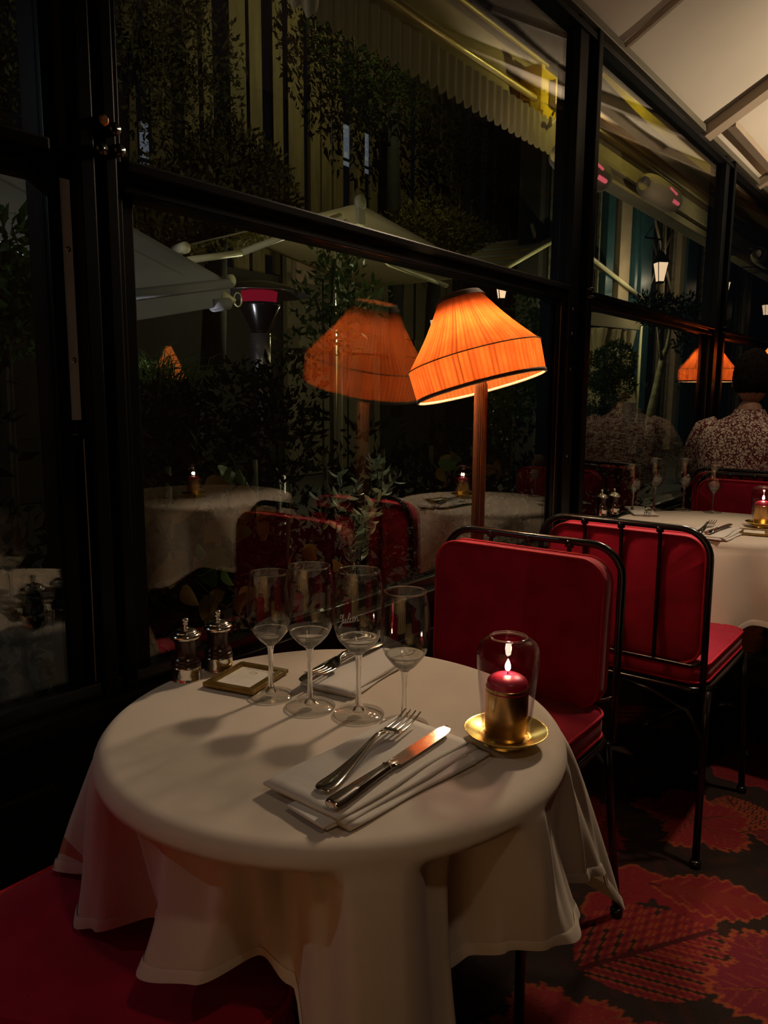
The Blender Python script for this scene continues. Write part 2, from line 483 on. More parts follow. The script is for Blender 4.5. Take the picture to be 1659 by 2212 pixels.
def carpet_material():
    m, nt, out = new_mat('leaf_carpet')
    N = nt.nodes.new; L = nt.links.new
    b = N('ShaderNodeBsdfPrincipled'); b.inputs['Roughness'].default_value = .95; b.inputs['Specular IOR Level'].default_value = .1
    a = N('ShaderNodeVertexColor'); a.layer_name = 'print'
    tc = N('ShaderNodeTexCoord')
    n = N('ShaderNodeTexNoise'); n.inputs['Scale'].default_value = 260; n.inputs['Detail'].default_value = 3
    L(tc.outputs['Object'], n.inputs['Vector'])
    mr = N('ShaderNodeMapRange'); mr.inputs[3].default_value = .55; mr.inputs[4].default_value = 1.45
    L(n.outputs[0], mr.inputs[0])
    mx = N('ShaderNodeMixRGB'); mx.blend_type = 'MULTIPLY'; mx.inputs[0].default_value = 1
    L(a.outputs[0], mx.inputs[1]); L(mr.outputs[0], mx.inputs[2]); L(mx.outputs[0], b.inputs['Base Color'])
    bp = N('ShaderNodeBump'); bp.inputs['Strength'].default_value = .5; bp.inputs['Distance'].default_value = .003
    L(n.outputs[0], bp.inputs['Height']); L(bp.outputs[0], b.inputs['Normal'])
    L(b.outputs[0], out.inputs[0])
    return m


M['carpet'] = carpet_material()

# ================================================================== SETTING
# ---- carpet with printed leaves (flat print stored as a colour attribute on a fine grid)
def carpet():
    xs = np.concatenate([np.linspace(-0.02, 0.3, 12, endpoint=False), np.arange(0.3, 1.9, 0.005), np.linspace(1.9, 3.3, 10)])
    ys = np.concatenate([np.linspace(-2.4, 0.6, 12, endpoint=False), np.arange(0.6, 2.7, 0.005), np.linspace(2.7, 4.2, 150, endpoint=False), np.linspace(4.2, 8.2, 20)])
    X, Y = np.meshgrid(xs, ys)
    Cc = np.empty(X.shape + (3,)); Cc[:] = (0.018, 0.011, 0.009)
    n = np.sin(X * 37 + 3 * np.sin(Y * 23)) * np.sin(Y * 41 + 2 * np.sin(X * 31))
    Cc[n > .55] = (0.026, 0.011, 0.009)
    red = np.array((0.13, 0.012, 0.014)); ora = np.array((0.19, 0.040, 0.016)); dk = np.array((0.045, 0.008, 0.009)); mar = np.array((0.085, 0.010, 0.015))
    r2 = np.random.default_rng(5)

    def paint(mask, col): Cc[mask] = col

    def local(cx, cy, a):
        dx, dy = X - cx, Y - cy
        return dx * math.cos(a) + dy * math.sin(a), -dx * math.sin(a) + dy * math.cos(a)

    def maple(cx, cy, a, s, base, edge):
        u, v = local(cx, cy, a); r = np.hypot(u, v) / s; th = np.arctan2(v, u)
        lob = 0.62 + 0.30 * np.abs(np.cos(2.5 * th)) ** .6 - 0.22 * (np.abs(th) > 2.6)
        lob = lob + 0.035 * np.sin(th * 31) + 0.025 * np.sin(th * 53 + 1)
        paint(r < lob, edge); paint(r < lob - .07, base)
        for k in range(5):
            t0 = (k - 2) * 2 * PI / 5
            d = np.abs(np.sin(th - t0)) * r; f = np.cos(th - t0) > 0
            paint((d < .028 * (1.1 - r)) & f & (r < lob - .05), dk)
            fl = np.mod((r * np.cos(th - t0) - d * 1.1) * 5.5, 1)
            paint((fl < .30) & (fl > .06 + .5 * d) & f & (d < .22) & (d > .035) & (r < lob - .10) & (r > .2) & (np.cos(th - t0) > .8), base * .55 + edge * .45)
            paint((d < .012) & f & (r < lob - .08), edge * .7)

    def fern(cx, cy, a, s, base, edge):
        u, v = local(cx, cy, a); u = u / s; v = v / s
        w = 0.42 * np.sin(np.clip(u, 0, 1) * PI) ** .7
        ph = np.mod(u * 8 - np.abs(v) * 9, 1)
        m = (u > 0) & (u < 1) & (np.abs(v) < w)
        paint(m & (ph < .74), edge); paint(m & (ph < .62) & (ph > .10), base); paint(m & (ph < .40) & (ph > .30), dk * 1.4)
        paint(m & (np.abs(v) < .018), dk)

    def blade(cx, cy, a, s, base, edge):
        u, v = local(cx, cy, a); u = u / s; v = v / s
        w = 0.26 * np.sin(np.clip(u, 0, 1) * PI) ** .8 * (1 + .10 * np.sin(u * 60)) * (1 + .3 * u)
        m = (u > 0) & (u < 1) & (np.abs(v) < w)
        paint(m, edge); paint((u > 0) & (u < 1) & (np.abs(v) < w - .03), base)
        paint(m & (np.abs(v) < .012), dk)
        fl = np.mod(u * 6 - np.abs(v) * 5, 1)
        paint(m & (fl < .35 - np.abs(v)) & (np.abs(v) < w - .05) & (np.abs(v) > .03), base * .5 + edge * .5)
        paint(m & (np.abs(v) < w * .35) & (u > .1), base * .7 + edge * .2)

    def poppy(cx, cy, a, s, base, edge):
        u, v = local(cx, cy, a); r = np.hypot(u, v) / s; th = np.arctan2(v, u)
        lob = .8 + .12 * np.cos(4 * th) + .03 * np.sin(15 * th)
        paint(r < lob, edge); paint(r < lob - .04, base)
        paint((r < lob - .05) & (np.abs(np.mod(th * 14, 1) - .5) < .10) & (r > .3), base * .75)
        paint(r < .16 + .05 * np.sin(5 * th), np.array((0.02, 0.012, 0.010)))

    kinds = [maple, fern, blade, fern, blade, maple, poppy]
    for k in range(95):
        cx, cy = r2.uniform(.1, 3.0), r2.uniform(.3, 4.6)
        kd = kinds[r2.integers(len(kinds))]
        b = [red, mar, red * .8, ora * .75][r2.integers(4)]; e = [ora, ora * .85, red][r2.integers(3)]
        kd(cx, cy, r2.uniform(-PI, PI), r2.uniform(.16, .30), b, e)
    # the leaves one can make out in front of the nearest chair leg
    fern(0.60, 1.40, 1.0, .36, red, ora)
    maple(0.98, 1.62, 2.5, .20, mar * 1.2, ora); maple(0.66, 1.20, 1.2, .17, red, ora * .8)
    blade(0.86, 1.98, -.4, .30, mar, ora); poppy(1.06, 1.30, .3, .16, ora * .8, ora)
    blade(0.62, 1.78, .3, .28, red * .9, ora); maple(0.62, 2.15, .8, .18, red, ora * .9)
    h, w = X.shape
    V = np.stack([X, Y, np.zeros_like(X)], -1).reshape(-1, 3)
    idx = np.arange(h * w).reshape(h, w)
    F = np.stack([idx[:-1, :-1], idx[:-1, 1:], idx[1:, 1:], idx[1:, :-1]], -1).reshape(-1, 4)
    o = fast_mesh('floor', V, F, M['carpet'])
    at = o.data.color_attributes.new('print', 'FLOAT_COLOR', 'POINT')
    cc = np.concatenate([Cc.reshape(-1, 3), np.ones((h * w, 1))], 1).astype(np.float32)
    at.data.foreach_set('color', cc.ravel())
    tag(o, 'dark carpet printed with red and orange autumn leaves', kind='structure')


carpet()
g = MB().box((-26, -6, -.12), (-.02, 34, -.02)).build('ground', M['stone_ground'], smooth=False)
tag(g, 'dark paving of the terrace outside', kind='structure')
w = MB().box((-.07, -2.4, -.02), (0.02, 8.2, .655)).build('wall_left', M['panel_black'], smooth=False)
tag(w, 'black panelling below the windows', kind='structure')
for y0, y1 in [(-1.9, .6), (.84, 2.44), (2.74, 4.26), (4.54, 6.1)]:      # raised panels of the low wall
    MB().bbox((.02, y0, .12), (.032, y1, .56), .004).build('panel', M['panel_black'], w, smooth=False)
w = MB().box((3.2, -2.4, 0), (3.3, 8.2, 3.5)).build('wall_right', pmat('dark_red_wall', (0.05, 0.012, 0.010), (0.07, 0.02, 0.012), .8), smooth=False)
tag(w, 'dark wall on the far side of the room', kind='structure')

# ---- sloping fabric ceiling
K = 0.57
Z0 = 2.425


def cz(x): return Z0 + K * x


nx, ny = 30, 90
P = np.zeros((ny, nx, 3))
for j in range(ny):
    y = -2.4 + 10.6 * j / (ny - 1)
    for i in range(nx):
        x = .0 + 1.7 * i / (nx - 1)
        sag = -.025 * abs(math.sin(PI * (y - .85) / 1.02)) ** .8 * math.sin(PI * min(1, x / 1.7)) ** .6
        P[j, i] = (x, y, cz(x) + sag * 1.0)
o = MB().grid(P).build('ceiling', M['ceiling_fabric'])
tag(o, 'pale fabric ceiling sloping up from the windows', kind='structure')
w = MB().box((-.05, -2.5, 0), (3.3, -2.4, 3.4)).build('wall_near', pmat('ochre_wall', (0.45, 0.28, 0.13), (0.5, 0.32, 0.15), .8, 0, 2), smooth=False)
tag(w, 'warm ochre wall of the room, behind the camera', kind='structure')
for k in range(6):
    MB().bbox((.25 + .55 * k, -2.4, .1), (.36 + .55 * k, -2.36, 2.9), .01).build('panel', M['dark_wood'], w, smooth=False)
o = MB().box((1.7, -2.4, cz(1.7)), (3.3, 8.2, cz(1.7) + .02)).build('ceiling_flat', M['ceiling_fabric'], smooth=False)
tag(o, 'flat part of the pale fabric ceiling', kind='structure')
beam_m = pmat('beam_paint', (0.24, 0.18, 0.12), (0.28, 0.21, 0.14), .6, 0, 4)
for n, (y, wd) in enumerate([(-.2, .05), (.9, .05), (1.9, .05), (2.86, .02), (3.93, .09), (5.0, .05), (6.1, .05)]):
    b = MB()
    a = math.atan(K)
    Mx = Matrix.Translation((0.0, y, Z0 - .018)) @ Matrix.Rotation(-a, 4, 'Y')
    b.bbox((0.0, -wd / 2, -.035 if wd > .03 else -.012), (1.95, wd / 2, .008), .003, Mx)
    tag(b.build('trim_%d' % (n + 11), beam_m, smooth=False), 'beige rafter under the fabric ceiling', kind='structure')
b = MB().bbox((.085, 4.0, cz(.1) - .045), (.13, 8.2, cz(.1) - .012), .003)
tag(b.build('trim_18', beam_m, smooth=False), 'beige batten running under the fabric ceiling', kind='structure')
b = MB().bbox((.52, -2.4, cz(.55) - .055), (.58, 8.2, cz(.55) - .015), .003)
tag(b.build('trim_19', beam_m, smooth=False), 'beige batten higher up under the fabric ceiling', kind='structure')

# ---- window posts, each made of two profiles with a groove between
RAILZ = (1.508, 1.558)


def post(n, y0, y1, lab):
    t = empty('trim_%d' % n, (0, y0, 0), label=lab, kind='structure')
    d = y1 - y0
    MB().bbox((-.055, 0, .60), (.022, d * .34, 2.43), .003).build('profile', M['frame_metal'], t, smooth=False)
    MB().box((-.055, d * .34, .60), (-.012, d * .62, 2.41)).build('groove', M['frame_metal'], t, smooth=False)
    MB().bbox((-.002, d * .40, .60), (.008, d * .45, 2.41), .001).build('strip', M['black_metal'], t, smooth=False)
    MB().bbox((-.055, d * .62, .60), (.034, d * .80, 2.40), .004).build('profile', M['frame_metal'], t, smooth=False)
    MB().bbox((-.055, d * .80, .60), (.012, d, 2.38), .003).build('profile', M['frame_metal'], t, smooth=False)
    for z in (1.525, 1.552):
        MB().lathe([(0, 0), (.016, 0), (.020, .003), (.020, .008), (.016, .011), (0, .011)], 20, (.030, d * .66, z)).build('clamp', M['black_metal'], t)
    for z in (1.48, 1.40, 1.28, .98):
        MB().lathe([(0, 0), (.0045, 0), (.0045, .0015), (.002, .002), (0, .002)], 12, M=Matrix.Translation((.022, d * .13, z)) @ Matrix.Rotation(PI / 2, 4, 'Y')).build('screw', M['steel'], t)
    return t


post(2, 2.50, 2.70, 'black metal post to the right of the nearest lamp')
post(3, 4.30, 4.50, 'black metal post beside the seated person')
post(4, 6.12, 6.32, 'black metal post at the far end')
# the wide near post has a pale strip, brass bolt and a thin cord
t = empty('trim_1', (0, .655, 0), label='wide black metal post at the left with a pale grey strip', kind='structure')
MB().bbox((-.055, 0, .60), (.006, .022, 2.43), .002).build('profile', M['frame_metal'], t, smooth=False)
MB().bbox((-.055, .022, .60), (-.02, .040, 2.43), .002).build('groove', M['frame_metal'], t, smooth=False)
MB().bbox((-.025, .023, 1.14), (.002, .041, 1.51), .001).build('grey_strip', M['grey_metal'], t, smooth=False)
MB().bbox((-.025, .023, 1.56), (.0, .041, 2.40), .001).build('grey_strip', pmat('dull_grey', (0.04, 0.045, 0.05), None, .5), t, smooth=False)
MB().bbox((-.025, .020, 1.115), (.006, .052, 1.135), .003).build('latch', M['black_metal'], t, smooth=False)
MB().bbox((-.055, .044, .60), (.028, .070, 2.43), .003).build('profile', M['frame_metal'], t, smooth=False)
MB().bbox((-.055, .070, .60), (.012, .086, 2.43), .002).build('profile', M['frame_metal'], t, smooth=False)
MB().bbox((-.055, .086, .60), (.030, .108, 2.43), .003).build('profile', M['frame_metal'], t, smooth=False)
MB().bbox((-.055, .108, .60), (.008, .130, 2.43), .002).build('profile', M['frame_metal'], t, smooth=False)
MB().tube([(.010, .038, 1.11), (.011, .038, .9), (.011, .037, .665)], .0012, 6).build('cord', pmat('cord', (.30, .28, .26), None, .7), t)
for z, yy in ((1.405, .032), (1.235, .032)):
    MB().lathe([(.0022, 0), (.0042, 0), (.0045, .001), (.0022, .0012)], 14, M=Matrix.Translation((.002, yy, z)) @ Matrix.Rotation(PI / 2, 4, 'Y')).build('screw', M['silver'], t)
Mb = Matrix.Translation((.030, .086, 1.603)) @ Matrix.Rotation(PI / 2, 4, 'Y')
MB().lathe([(0, 0), (.009, 0), (.009, .003), (.006, .005), (0, .005)], 6, M=Mb).build('brass_bolt', pmat('copper_bolt', (.45, .22, .09), None, .35, .9), t, smooth=False)
for yy, z in ((.105, 1.595), (.112, 1.565), (.08, 1.56)):
    MB().lathe([(0, 0), (.010, 0), (.010, .004), (0, .006)], 16, M=Matrix.Translation((.030, yy, z)) @ Matrix.Rotation(PI / 2, 4, 'Y')).build('bolt', M['black_metal'], t)

# ---- top and bottom beams
b = MB()
b.bbox((-.055, -2.4, 2.362), (.028, 8.2, 2.382), .002)
b.bbox((-.055, -2.4, 2.380), (.008, 8.2, 2.43), .002)
o = b.build('trim_5', M['frame_metal'], smooth=False)
tag(o, 'black metal beam along the top of the windows', kind='structure')
MB().bbox((.008, -2.4, 2.398), (.034, 8.2, 2.428), .003).build('edge_strip', pmat('olive_strip', (.14, .12, .08), None, .4, .4), o, smooth=False)
o = MB().bbox((-.055, -2.4, .64), (.045, 8.2, .672), .004).build('trim_6', M['frame_metal'], smooth=False)
tag(o, 'black metal sill along the foot of the windows', kind='structure')
MB().bbox((.0, -2.4, .672), (.02, 8.2, .70), .003).build('sill_lip', M['black_metal'], o, smooth=False)


def window(n, y0, y1, stile_l=True, stile_r=True):
    t = empty('window_%d' % n, (0, y0, 0), label='bay %s of glazing in black metal frames' % ['', 'left of the wide post', 'behind the nearest lamp', 'between the second and third posts', 'behind the seated person'][n], kind='structure')
    d = y1 - y0
    # middle rail, built of three profiles
    MB().bbox((-.05, 0, RAILZ[0]), (.014, d, RAILZ[0] + .022), .003).build('rail', M['frame_metal'], t, smooth=False)
    MB().bbox((-.05, 0, RAILZ[0] + .022), (.004, d, RAILZ[0] + .030), .001).build('rail', M['black_metal'], t, smooth=False)
    MB().bbox((-.05, 0, RAILZ[0] + .030), (.024, d, RAILZ[1]), .004).build('rail', M['black_metal'], t, smooth=False)
    if stile_l: MB().bbox((-.04, 0, .70), (.004, .022, RAILZ[0]), .002).build('stile', M['frame_metal'], t, smooth=False)
    if stile_r:
        sw = .088 if n == 2 else .19
        MB().bbox((-.045, d - sw, .70), (-.004, d - sw + .02, RAILZ[0]), .002).build('stile', M['frame_metal'], t, smooth=False)
        MB().bbox((-.05, d - sw + .02, .70), (-.012, d - .034, RAILZ[0]), .002).build('stile', M['frame_metal'], t, smooth=False)
        MB().bbox((-.04, d - .060, .70), (.004, d - .036, RAILZ[0]), .002).build('stile', M['frame_metal'], t, smooth=False)
        MB().bbox((-.04, d - .030, .70), (.008, d, RAILZ[0]), .002).build('stile', M['frame_metal'], t, smooth=False)
        MB().bbox((.004, d - .034, .70), (.0065, d - .031, RAILZ[0] - .02), .0005).build('bead', M['shade_trim'], t, smooth=False)
    MB().box((-.008, 0.0, .70), (-.003, d - ((.083 if n == 2 else .185) if stile_r else 0), RAILZ[0])).build('pane', M['glass'], t, smooth=False)
    MB().box((-.008, 0.0, RAILZ[1]), (-.003, d, 2.364)).build('pane', M['glass'], t, smooth=False)
    return t


window(1, -2.2, .655, False, False)
window(2, .785, 2.50)
window(3, 2.70, 4.30)
window(4, 4.50, 6.12)


# ================================================================== FURNITURE
def table_frame(cx, cy, r, lab):
    t = empty('bistro_table', (cx, cy, 0), label=lab, cat='table', group='round tables by the windows')
    MB().lathe([(0, .722), (r - .042, .722), (r - .036, .727), (r - .036, .738), (r - .040, .743), (0, .743)], 64).build('tabletop', M['dark_wood'], t)
    MB().lathe([(0, .03), (.035, .03), (.03, .06), (.026, .1), (.026, .70), (.05, .715), (.05, .722), (0, .722)], 24).build('column', M['black_metal'], t)
    for k in range(4):
        a = k * PI / 2 + .79
        pts = [(.02 * math.cos(a), .02 * math.sin(a), .09), (.12 * math.cos(a), .12 * math.sin(a), .075), (.22 * math.cos(a), .22 * math.sin(a), .03), (.26 * math.cos(a), .26 * math.sin(a), .013)]
        MB().tube(pts, [.022, .018, .014, .012], 10).build('foot', M['black_metal'], t)
    return t


def periodic(keys, th):
    """keys: sorted list (deg, r, z); periodic cosine-smooth interpolation"""
    th = (th + 180) % 360 - 180
    ks = keys
    for i in range(len(ks)):
        a, b = ks[i], ks[(i + 1) % len(ks)]
        a0, b0 = a[0], b[0] + (360 if i == len(ks) - 1 else 0)
        for tt in (th, th + 360):
            if a0 <= tt <= b0:
                t = (tt - a0) / (b0 - a0); s = t * t * (3 - 2 * t)
                return a[1] + (b[1] - a[1]) * s, a[2] + (b[2] - a[2]) * s
    return ks[0][1], ks[0][2]


def tablecloth(cx, cy, R, keys, label, seed=1, zt=.7465, dents=()):
    rr = np.random.default_rng(seed)
    nth = 420
    ph = rr.uniform(0, 6.28, 8)
    tops = [0, .1, .2, .3, .4, .5, .6, .7, .8, .88, .94]
    rows = []
    prof = []
    rim = .022
    for s in tops: prof.append(('t', s))
    for a in np.linspace(0, PI / 2, 7): prof.append(('c', a))
    for s in np.linspace(.03, 1, 46) ** .9: prof.append(('h', s))
    P = np.zeros((len(prof), nth + 1, 3))
    for k in range(nth + 1):
        th = -180 + 360.0 * (k % nth) / nth
        rad = math.radians(th)
        hr, hz = periodic(keys, th)
        # how much this direction is pulled in or out near the rim
        Rr = R
        for i, (kind, s) in enumerate(prof):
            if kind == 't':
                r = s * (Rr - rim); z = zt + .0012 * math.sin(5 * rad + ph[0]) * s ** 3 * math.sin(s * 9 + ph[1]) + .0006 * math.sin(s * 40 * math.cos(rad - .3)) * .4
            elif kind == 'c':
                r = Rr - rim + rim * math.sin(s); z = zt - rim * (1 - math.cos(s))
            else:
                out = hr - R
                e = s ** (0.7 if out > 0 else .42)
                wob = .0035 * math.sin(11 * rad + ph[2] + 4 * s) * s + .002 * math.sin(23 * rad + ph[3] - 5 * s) * s
                r = Rr + out * e + wob
                for c0, hw, am in dents:
                    dth = (th - c0 + 180) % 360 - 180
                    if abs(dth) < hw:
                        # hollow panel between two ridges: flat bottom, fairly crisp sides
                        side = 1 - abs(dth) / hw
                        r -= am * min(1, side * 2.2) ** 1.3 * math.sin(PI * s ** .5) ** .8
                z = (zt - rim) + (hz - (zt - rim)) * s
            P[i, k] = (r * math.cos(rad), r * math.sin(rad), z)
    m = MB().grid(P)
    o = m.build('tablecloth', M['white_cloth'])
    o.location = (cx, cy, 0)
    bm = bmesh.new(); bm.from_mesh(o.data); bmesh.ops.remove_doubles(bm, verts=bm.verts, dist=1e-6); bm.to_mesh(o.data); bm.free()
    o.data.polygons.foreach_set('use_smooth', [True] * len(o.data.polygons))
    # stitched hem
    h0 = P[-5]; h1 = P[-4]
    hem = MB().grid(np.stack([P[-5, :, :] * [1.004, 1.004, 1], P[-4] * [1.008, 1.008, 1], P[-1] * [1.008, 1.008, 1]]))
    hm = hem.build('hem', M['white_cloth'], o)
    tag(o, label, 'tablecloth')
    return o


table_frame(.498, .748, .31, 'black pedestal table under the nearest white cloth')
keys1 = [(-168, .36, .46), (-158, .40, .44), (-148, .385, .50), (-142, .39, .525), (-135, .305, .535), (-128, .335, .525), (-120, .335, .53), (-113, .315, .545),
         (-106, .255, .56), (-99, .262, .56), (-88, .322, .572), (-76, .31, .585), (-66, .262, .59), (-58, .275, .575), (-52, .33, .49), (-44, .375, .42),
         (-34, .365, .41), (-25, .33, .47), (-20, .255, .545), (-15, .262, .56), (-10, .30, .572), (-3, .335, .572), (6, .348, .56), (12, .335, .56), (18, .300, .572),
         (25, .345, .56), (32, .370, .545), (38, .385, .50), (46, .43, .42), (54, .37, .45), (64, .30, .52), (76, .34, .56), (90, .30, .57), (104, .34, .56), (118, .30, .52),
         (134, .42, .42), (150, .36, .50), (165, .30, .54), (178, .33, .52)]
tablecloth(.498, .748, .31, keys1, 'white cloth draped over the nearest round table, with cutlery and glasses on it', 1, dents=((-84, 15, .030), (-55, 9, .022), (-22, 15, .030), (-107, 8, .024), (9, 9, .020), (-136, 8, .02), (30, 7, .015)))

table_frame(.475, 2.82, .36, 'black pedestal table under the cloth behind the second red chair')
keys2 = []
for k in range(18):
    th = -180 + 20 * k
    corner = abs(math.cos(2 * math.radians(th - 45 + 55)))
    keys2.append((th, .40 + (.07 if k % 2 else -.035) * (.6 + .6 * corner) + .01, .50 - .14 * corner ** 3))
tablecloth(.475, 2.82, .36, keys2, 'white cloth draped over the round table behind the second red chair', 2)
table_frame(1.55, 2.2, .40, 'black pedestal table across the aisle, outside the picture')
tablecloth(1.55, 2.2, .40, keys2, 'white cloth on the table across the aisle, seen mirrored in the window', 3)


# ---- cushions and chairs
def rrect(w, h, r, n=10):
    pts = []
    for cx, cy, a0 in ((w / 2 - r, h / 2 - r, 0), (-w / 2 + r, h / 2 - r, 90), (-w / 2 + r, -h / 2 + r, 180), (w / 2 - r, -h / 2 + r, 270)):
        for i in range(n + 1):
            a = math.radians(a0 + 90 * i / n)
            pts.append((cx + r * math.cos(a), cy + r * math.sin(a)))
    return pts


def densify(pts, step=.02):
    out = []
    for i in range(len(pts)):
        a, b = pts[i], pts[(i + 1) % len(pts)]
        d = math.hypot(b[0] - a[0], b[1] - a[1]); k = max(1, int(d / step))
        for j in range(k): out.append((a[0] + (b[0] - a[0]) * j / k, a[1] + (b[1] - a[1]) * j / k))
    return out


def cushion(w, h, t, r, bulge, seed=0, wrinkle=.0015):
    """lies in XY, thickness along Z; returns MB and its outline"""
    out = densify(rrect(w, h, r))
    n = len(out)
    mb = MB()
    ph = [random.uniform(0, 6.28) for _ in range(4)]
    levels = []
    insets = [0, .004, .012, .03, .06, .10, .15]
    for side in (-1, 1):
        ring = []
        for q in insets:
            f = 1 - q
            zz = side * (t / 2 - .006 * (1 - min(1, q / .012)) ** 2)
            ring.append((q, side, zz))
        levels.append(ring)
    seq = levels[0][::-1] + levels[1]
    P = []
    for q, side, zz in seq:
        row = []
        for i, (x, y) in enumerate(out):
            hw, hh = w / 2, h / 2
            fx = (hw - q) / hw; fy = (hh - q) / hh
            X, Y = x * fx, y * fy
            dd = min(1, q / .15)
            b = side * bulge * math.sin(dd * PI / 2)
            wr = wrinkle * (math.sin(i * .9 + ph[0]) + .7 * math.sin(i * 2.3 + ph[1])) * math.exp(-((q - .02) / .03) ** 2)
            row.append((X, Y, zz + b + wr * side))
        P.append(row)
    # close the middle with shrinking rings
    m = [P[0], P[-1]]
    rows = []
    for s, base in ((-1, P[0]), (1, P[-1])):
        ex = []
        for f in (.75, .5, .25, .01):
            ex.append([(x * f, y * f, z + s * bulge * .12 * (1 - f)) for x, y, z in base])
        rows.append(ex)
    full = rows[0][::-1] + P + rows[1]
    A = np.array(full)
    A = np.concatenate([A, A[:, :1]], 1)
    mb.grid(A)
    return mb, out


def piping(out, z, r=.0035):
    return MB().tube([(x * 1.0, y * 1.0, z) for x, y in out], r, 6, closed=True)


def arc(c, r, a0, a1, n, f):
    return [f(c[0] + r * math.cos(math.radians(a0 + (a1 - a0) * i / n)), c[1] + r * math.sin(math.radians(a0 + (a1 - a0) * i / n))) for i in range(n + 1)]


def make_chair(label, group=None):
    """local: back in the plane y=0, seat towards +y"""
    t = empty('dining_chair', label=label, cat='chair', group=group)
    W, H = .225, .864
    R = .072
    bz = lambda x, z: (x, -.012 * max(0, (z - .43)) / .43, z)
    pts = [bz(-W, .43), bz(-W, .6), bz(-W, H - R)] + arc((-W + R, H - R), R, 180, 90, 8, bz)[1:] + arc((W - R, H - R), R, 90, 0, 8, bz) + [bz(W, .6), bz(W, .43)]
    MB().tube(pts, .0085, 12).build('back_frame', M['black_metal'], t)
    for x in (-.10, 0, .10):
        MB().tube([(x * 1.05, -.012, H), (x, -.012, H - .012), (x, -.006, H - .04), (x, -.004, .60), (x, -.004, .515)], .0055, 8).build('back_bar', M['black_metal'], t)
        MB().tube([(x, -.013, H + .001), (x, -.010, H - .014)], .010, 10).build('collar', M['black_metal'], t)
    MB().tube([(-W, -.003, .53), (-W + .03, -.004, .515), (W - .03, -.004, .515), (W, -.003, .53)], .0055, 8).build('cross_bar', M['black_metal'], t)
    # back cushion
    mb, out = cushion(.420, .330, .050, .055, .010, wrinkle=.0016)
    A = Matrix.Translation((0, .036, .676)) @ Matrix.Rotation(math.radians(1.5), 4, 'X') @ Matrix.Rotation(PI / 2, 4, 'X')
    mb.v = [tuple(A @ Vector(p)) for p in mb.v]
    bc = mb.build('back_cushion', M['red_velvet'], t)
    for z in (-.023, .023):
        p = piping(out, z); p.v = [tuple(A @ Vector(q)) for q in p.v]
        p.build('piping', M['red_piping'], bc)
    # seat frame and cushion
    sp = [(x, y + .235, .446) for x, y in densify(rrect(.45, .44, .05))]
    MB().tube(sp, .0085, 10, closed=True).build('seat_frame', M['black_metal'], t)
    mb, out = cushion(.445, .43, .052, .05, .012, wrinkle=.0012)
    A = Matrix.Translation((0, .235, .486))
    mb.v = [tuple(A @ Vector(p)) for p in mb.v]
    sc = mb.build('seat_cushion', M['red_velvet'], t)
    for z in (-.023, .023):
        p = piping(out, z); p.v = [tuple(A @ Vector(q)) for q in p.v]
        p.build('piping', M['red_piping'], sc)
    for sx in (-1, 1):
        for y0, y1 in ((.04, -.03), (.42, .45)):
            l = MB().tube([(sx * .228, y0, .443), (sx * .230, lerp((y0,), (y1,), .2)[0], .36), (sx * .245, y1, .012)], [.0095, .0095, .0095], 12).build('leg', M['black_metal'], t)
            MB().lathe([(0, 0), (.013, 0), (.0145, .004), (.0145, .016), (.011, .02), (0, .02)], 16, (sx * .245, y1, 0)).build('leg_tip', M['black_metal'], l)
    for y0, yy in ((.035, -.0), (.42, .43)):
        for sx in (-1, 1):
            MB().tube([(sx * .230, yy, .33), (sx * .190, yy, .395), (sx * .10, yy, .428), (sx * .02, yy, .440)], .0055, 8).build('brace', M['black_metal'], t)
    return t


ch = make_chair('black tube chair with red cushions facing the camera across the nearest table', 'red cushioned chairs')
ch.location = (.355, 1.585, 0); ch.rotation_euler = (0, 0, PI)
spots = [(.385, .13, 0, 'red cushioned chair in the near left foreground, only its seat showing'),
         (.445, 1.95, 0, 'black tube chair seen from behind, back to back with the nearest red chair'),
         (.43, 3.50, PI, 'red cushioned chair behind the far wine glasses, facing the camera'),
         (.33, 3.72, 0, 'red cushioned chair on which the person in the printed shirt sits')]
chairs = [ch]
for x, y, a, lab in spots:
    c = copy_tree(ch)
    c.location = (x, y, 0); c.rotation_euler = (0, 0, a); c['label'] = lab
    chairs.append(c)


# ================================================================== TABLE THINGS
def glass_profiles(h, rb, stem_top, rmax, rrim, rf):
    hb = h - stem_top
    outer = [(.0, stem_top - .002), (.0045, stem_top + .0005), (.010, stem_top + .0032), (rmax * .48, stem_top + .008), (rmax * .80, stem_top + .0215), (rmax * .95, stem_top + .036),
             (rmax, stem_top + .052), (rmax * .985, stem_top + hb * .65), (rmax * .94, stem_top + hb * .82), (rrim, h - .001), (rrim - .0004, h)]
    return outer


def smooth_prof(p, n=4):
    p = [Vector((a, b)) for a, b in p]
    out = []
    for i in range(len(p) - 1):
        p0 = p[max(i - 1, 0)]; p1 = p[i]; p2 = p[i + 1]; p3 = p[min(i + 2, len(p) - 1)]
        for k in range(n):
            t = k / n
            q = .5 * ((2 * p1) + (-p0 + p2) * t + (2 * p0 - 5 * p1 + 4 * p2 - p3) * t * t + (-p0 + 3 * p1 - 3 * p2 + p3) * t ** 3)
            out.append((max(q.x, 0), q.y))
    out.append(tuple(p[-1]))
    return out


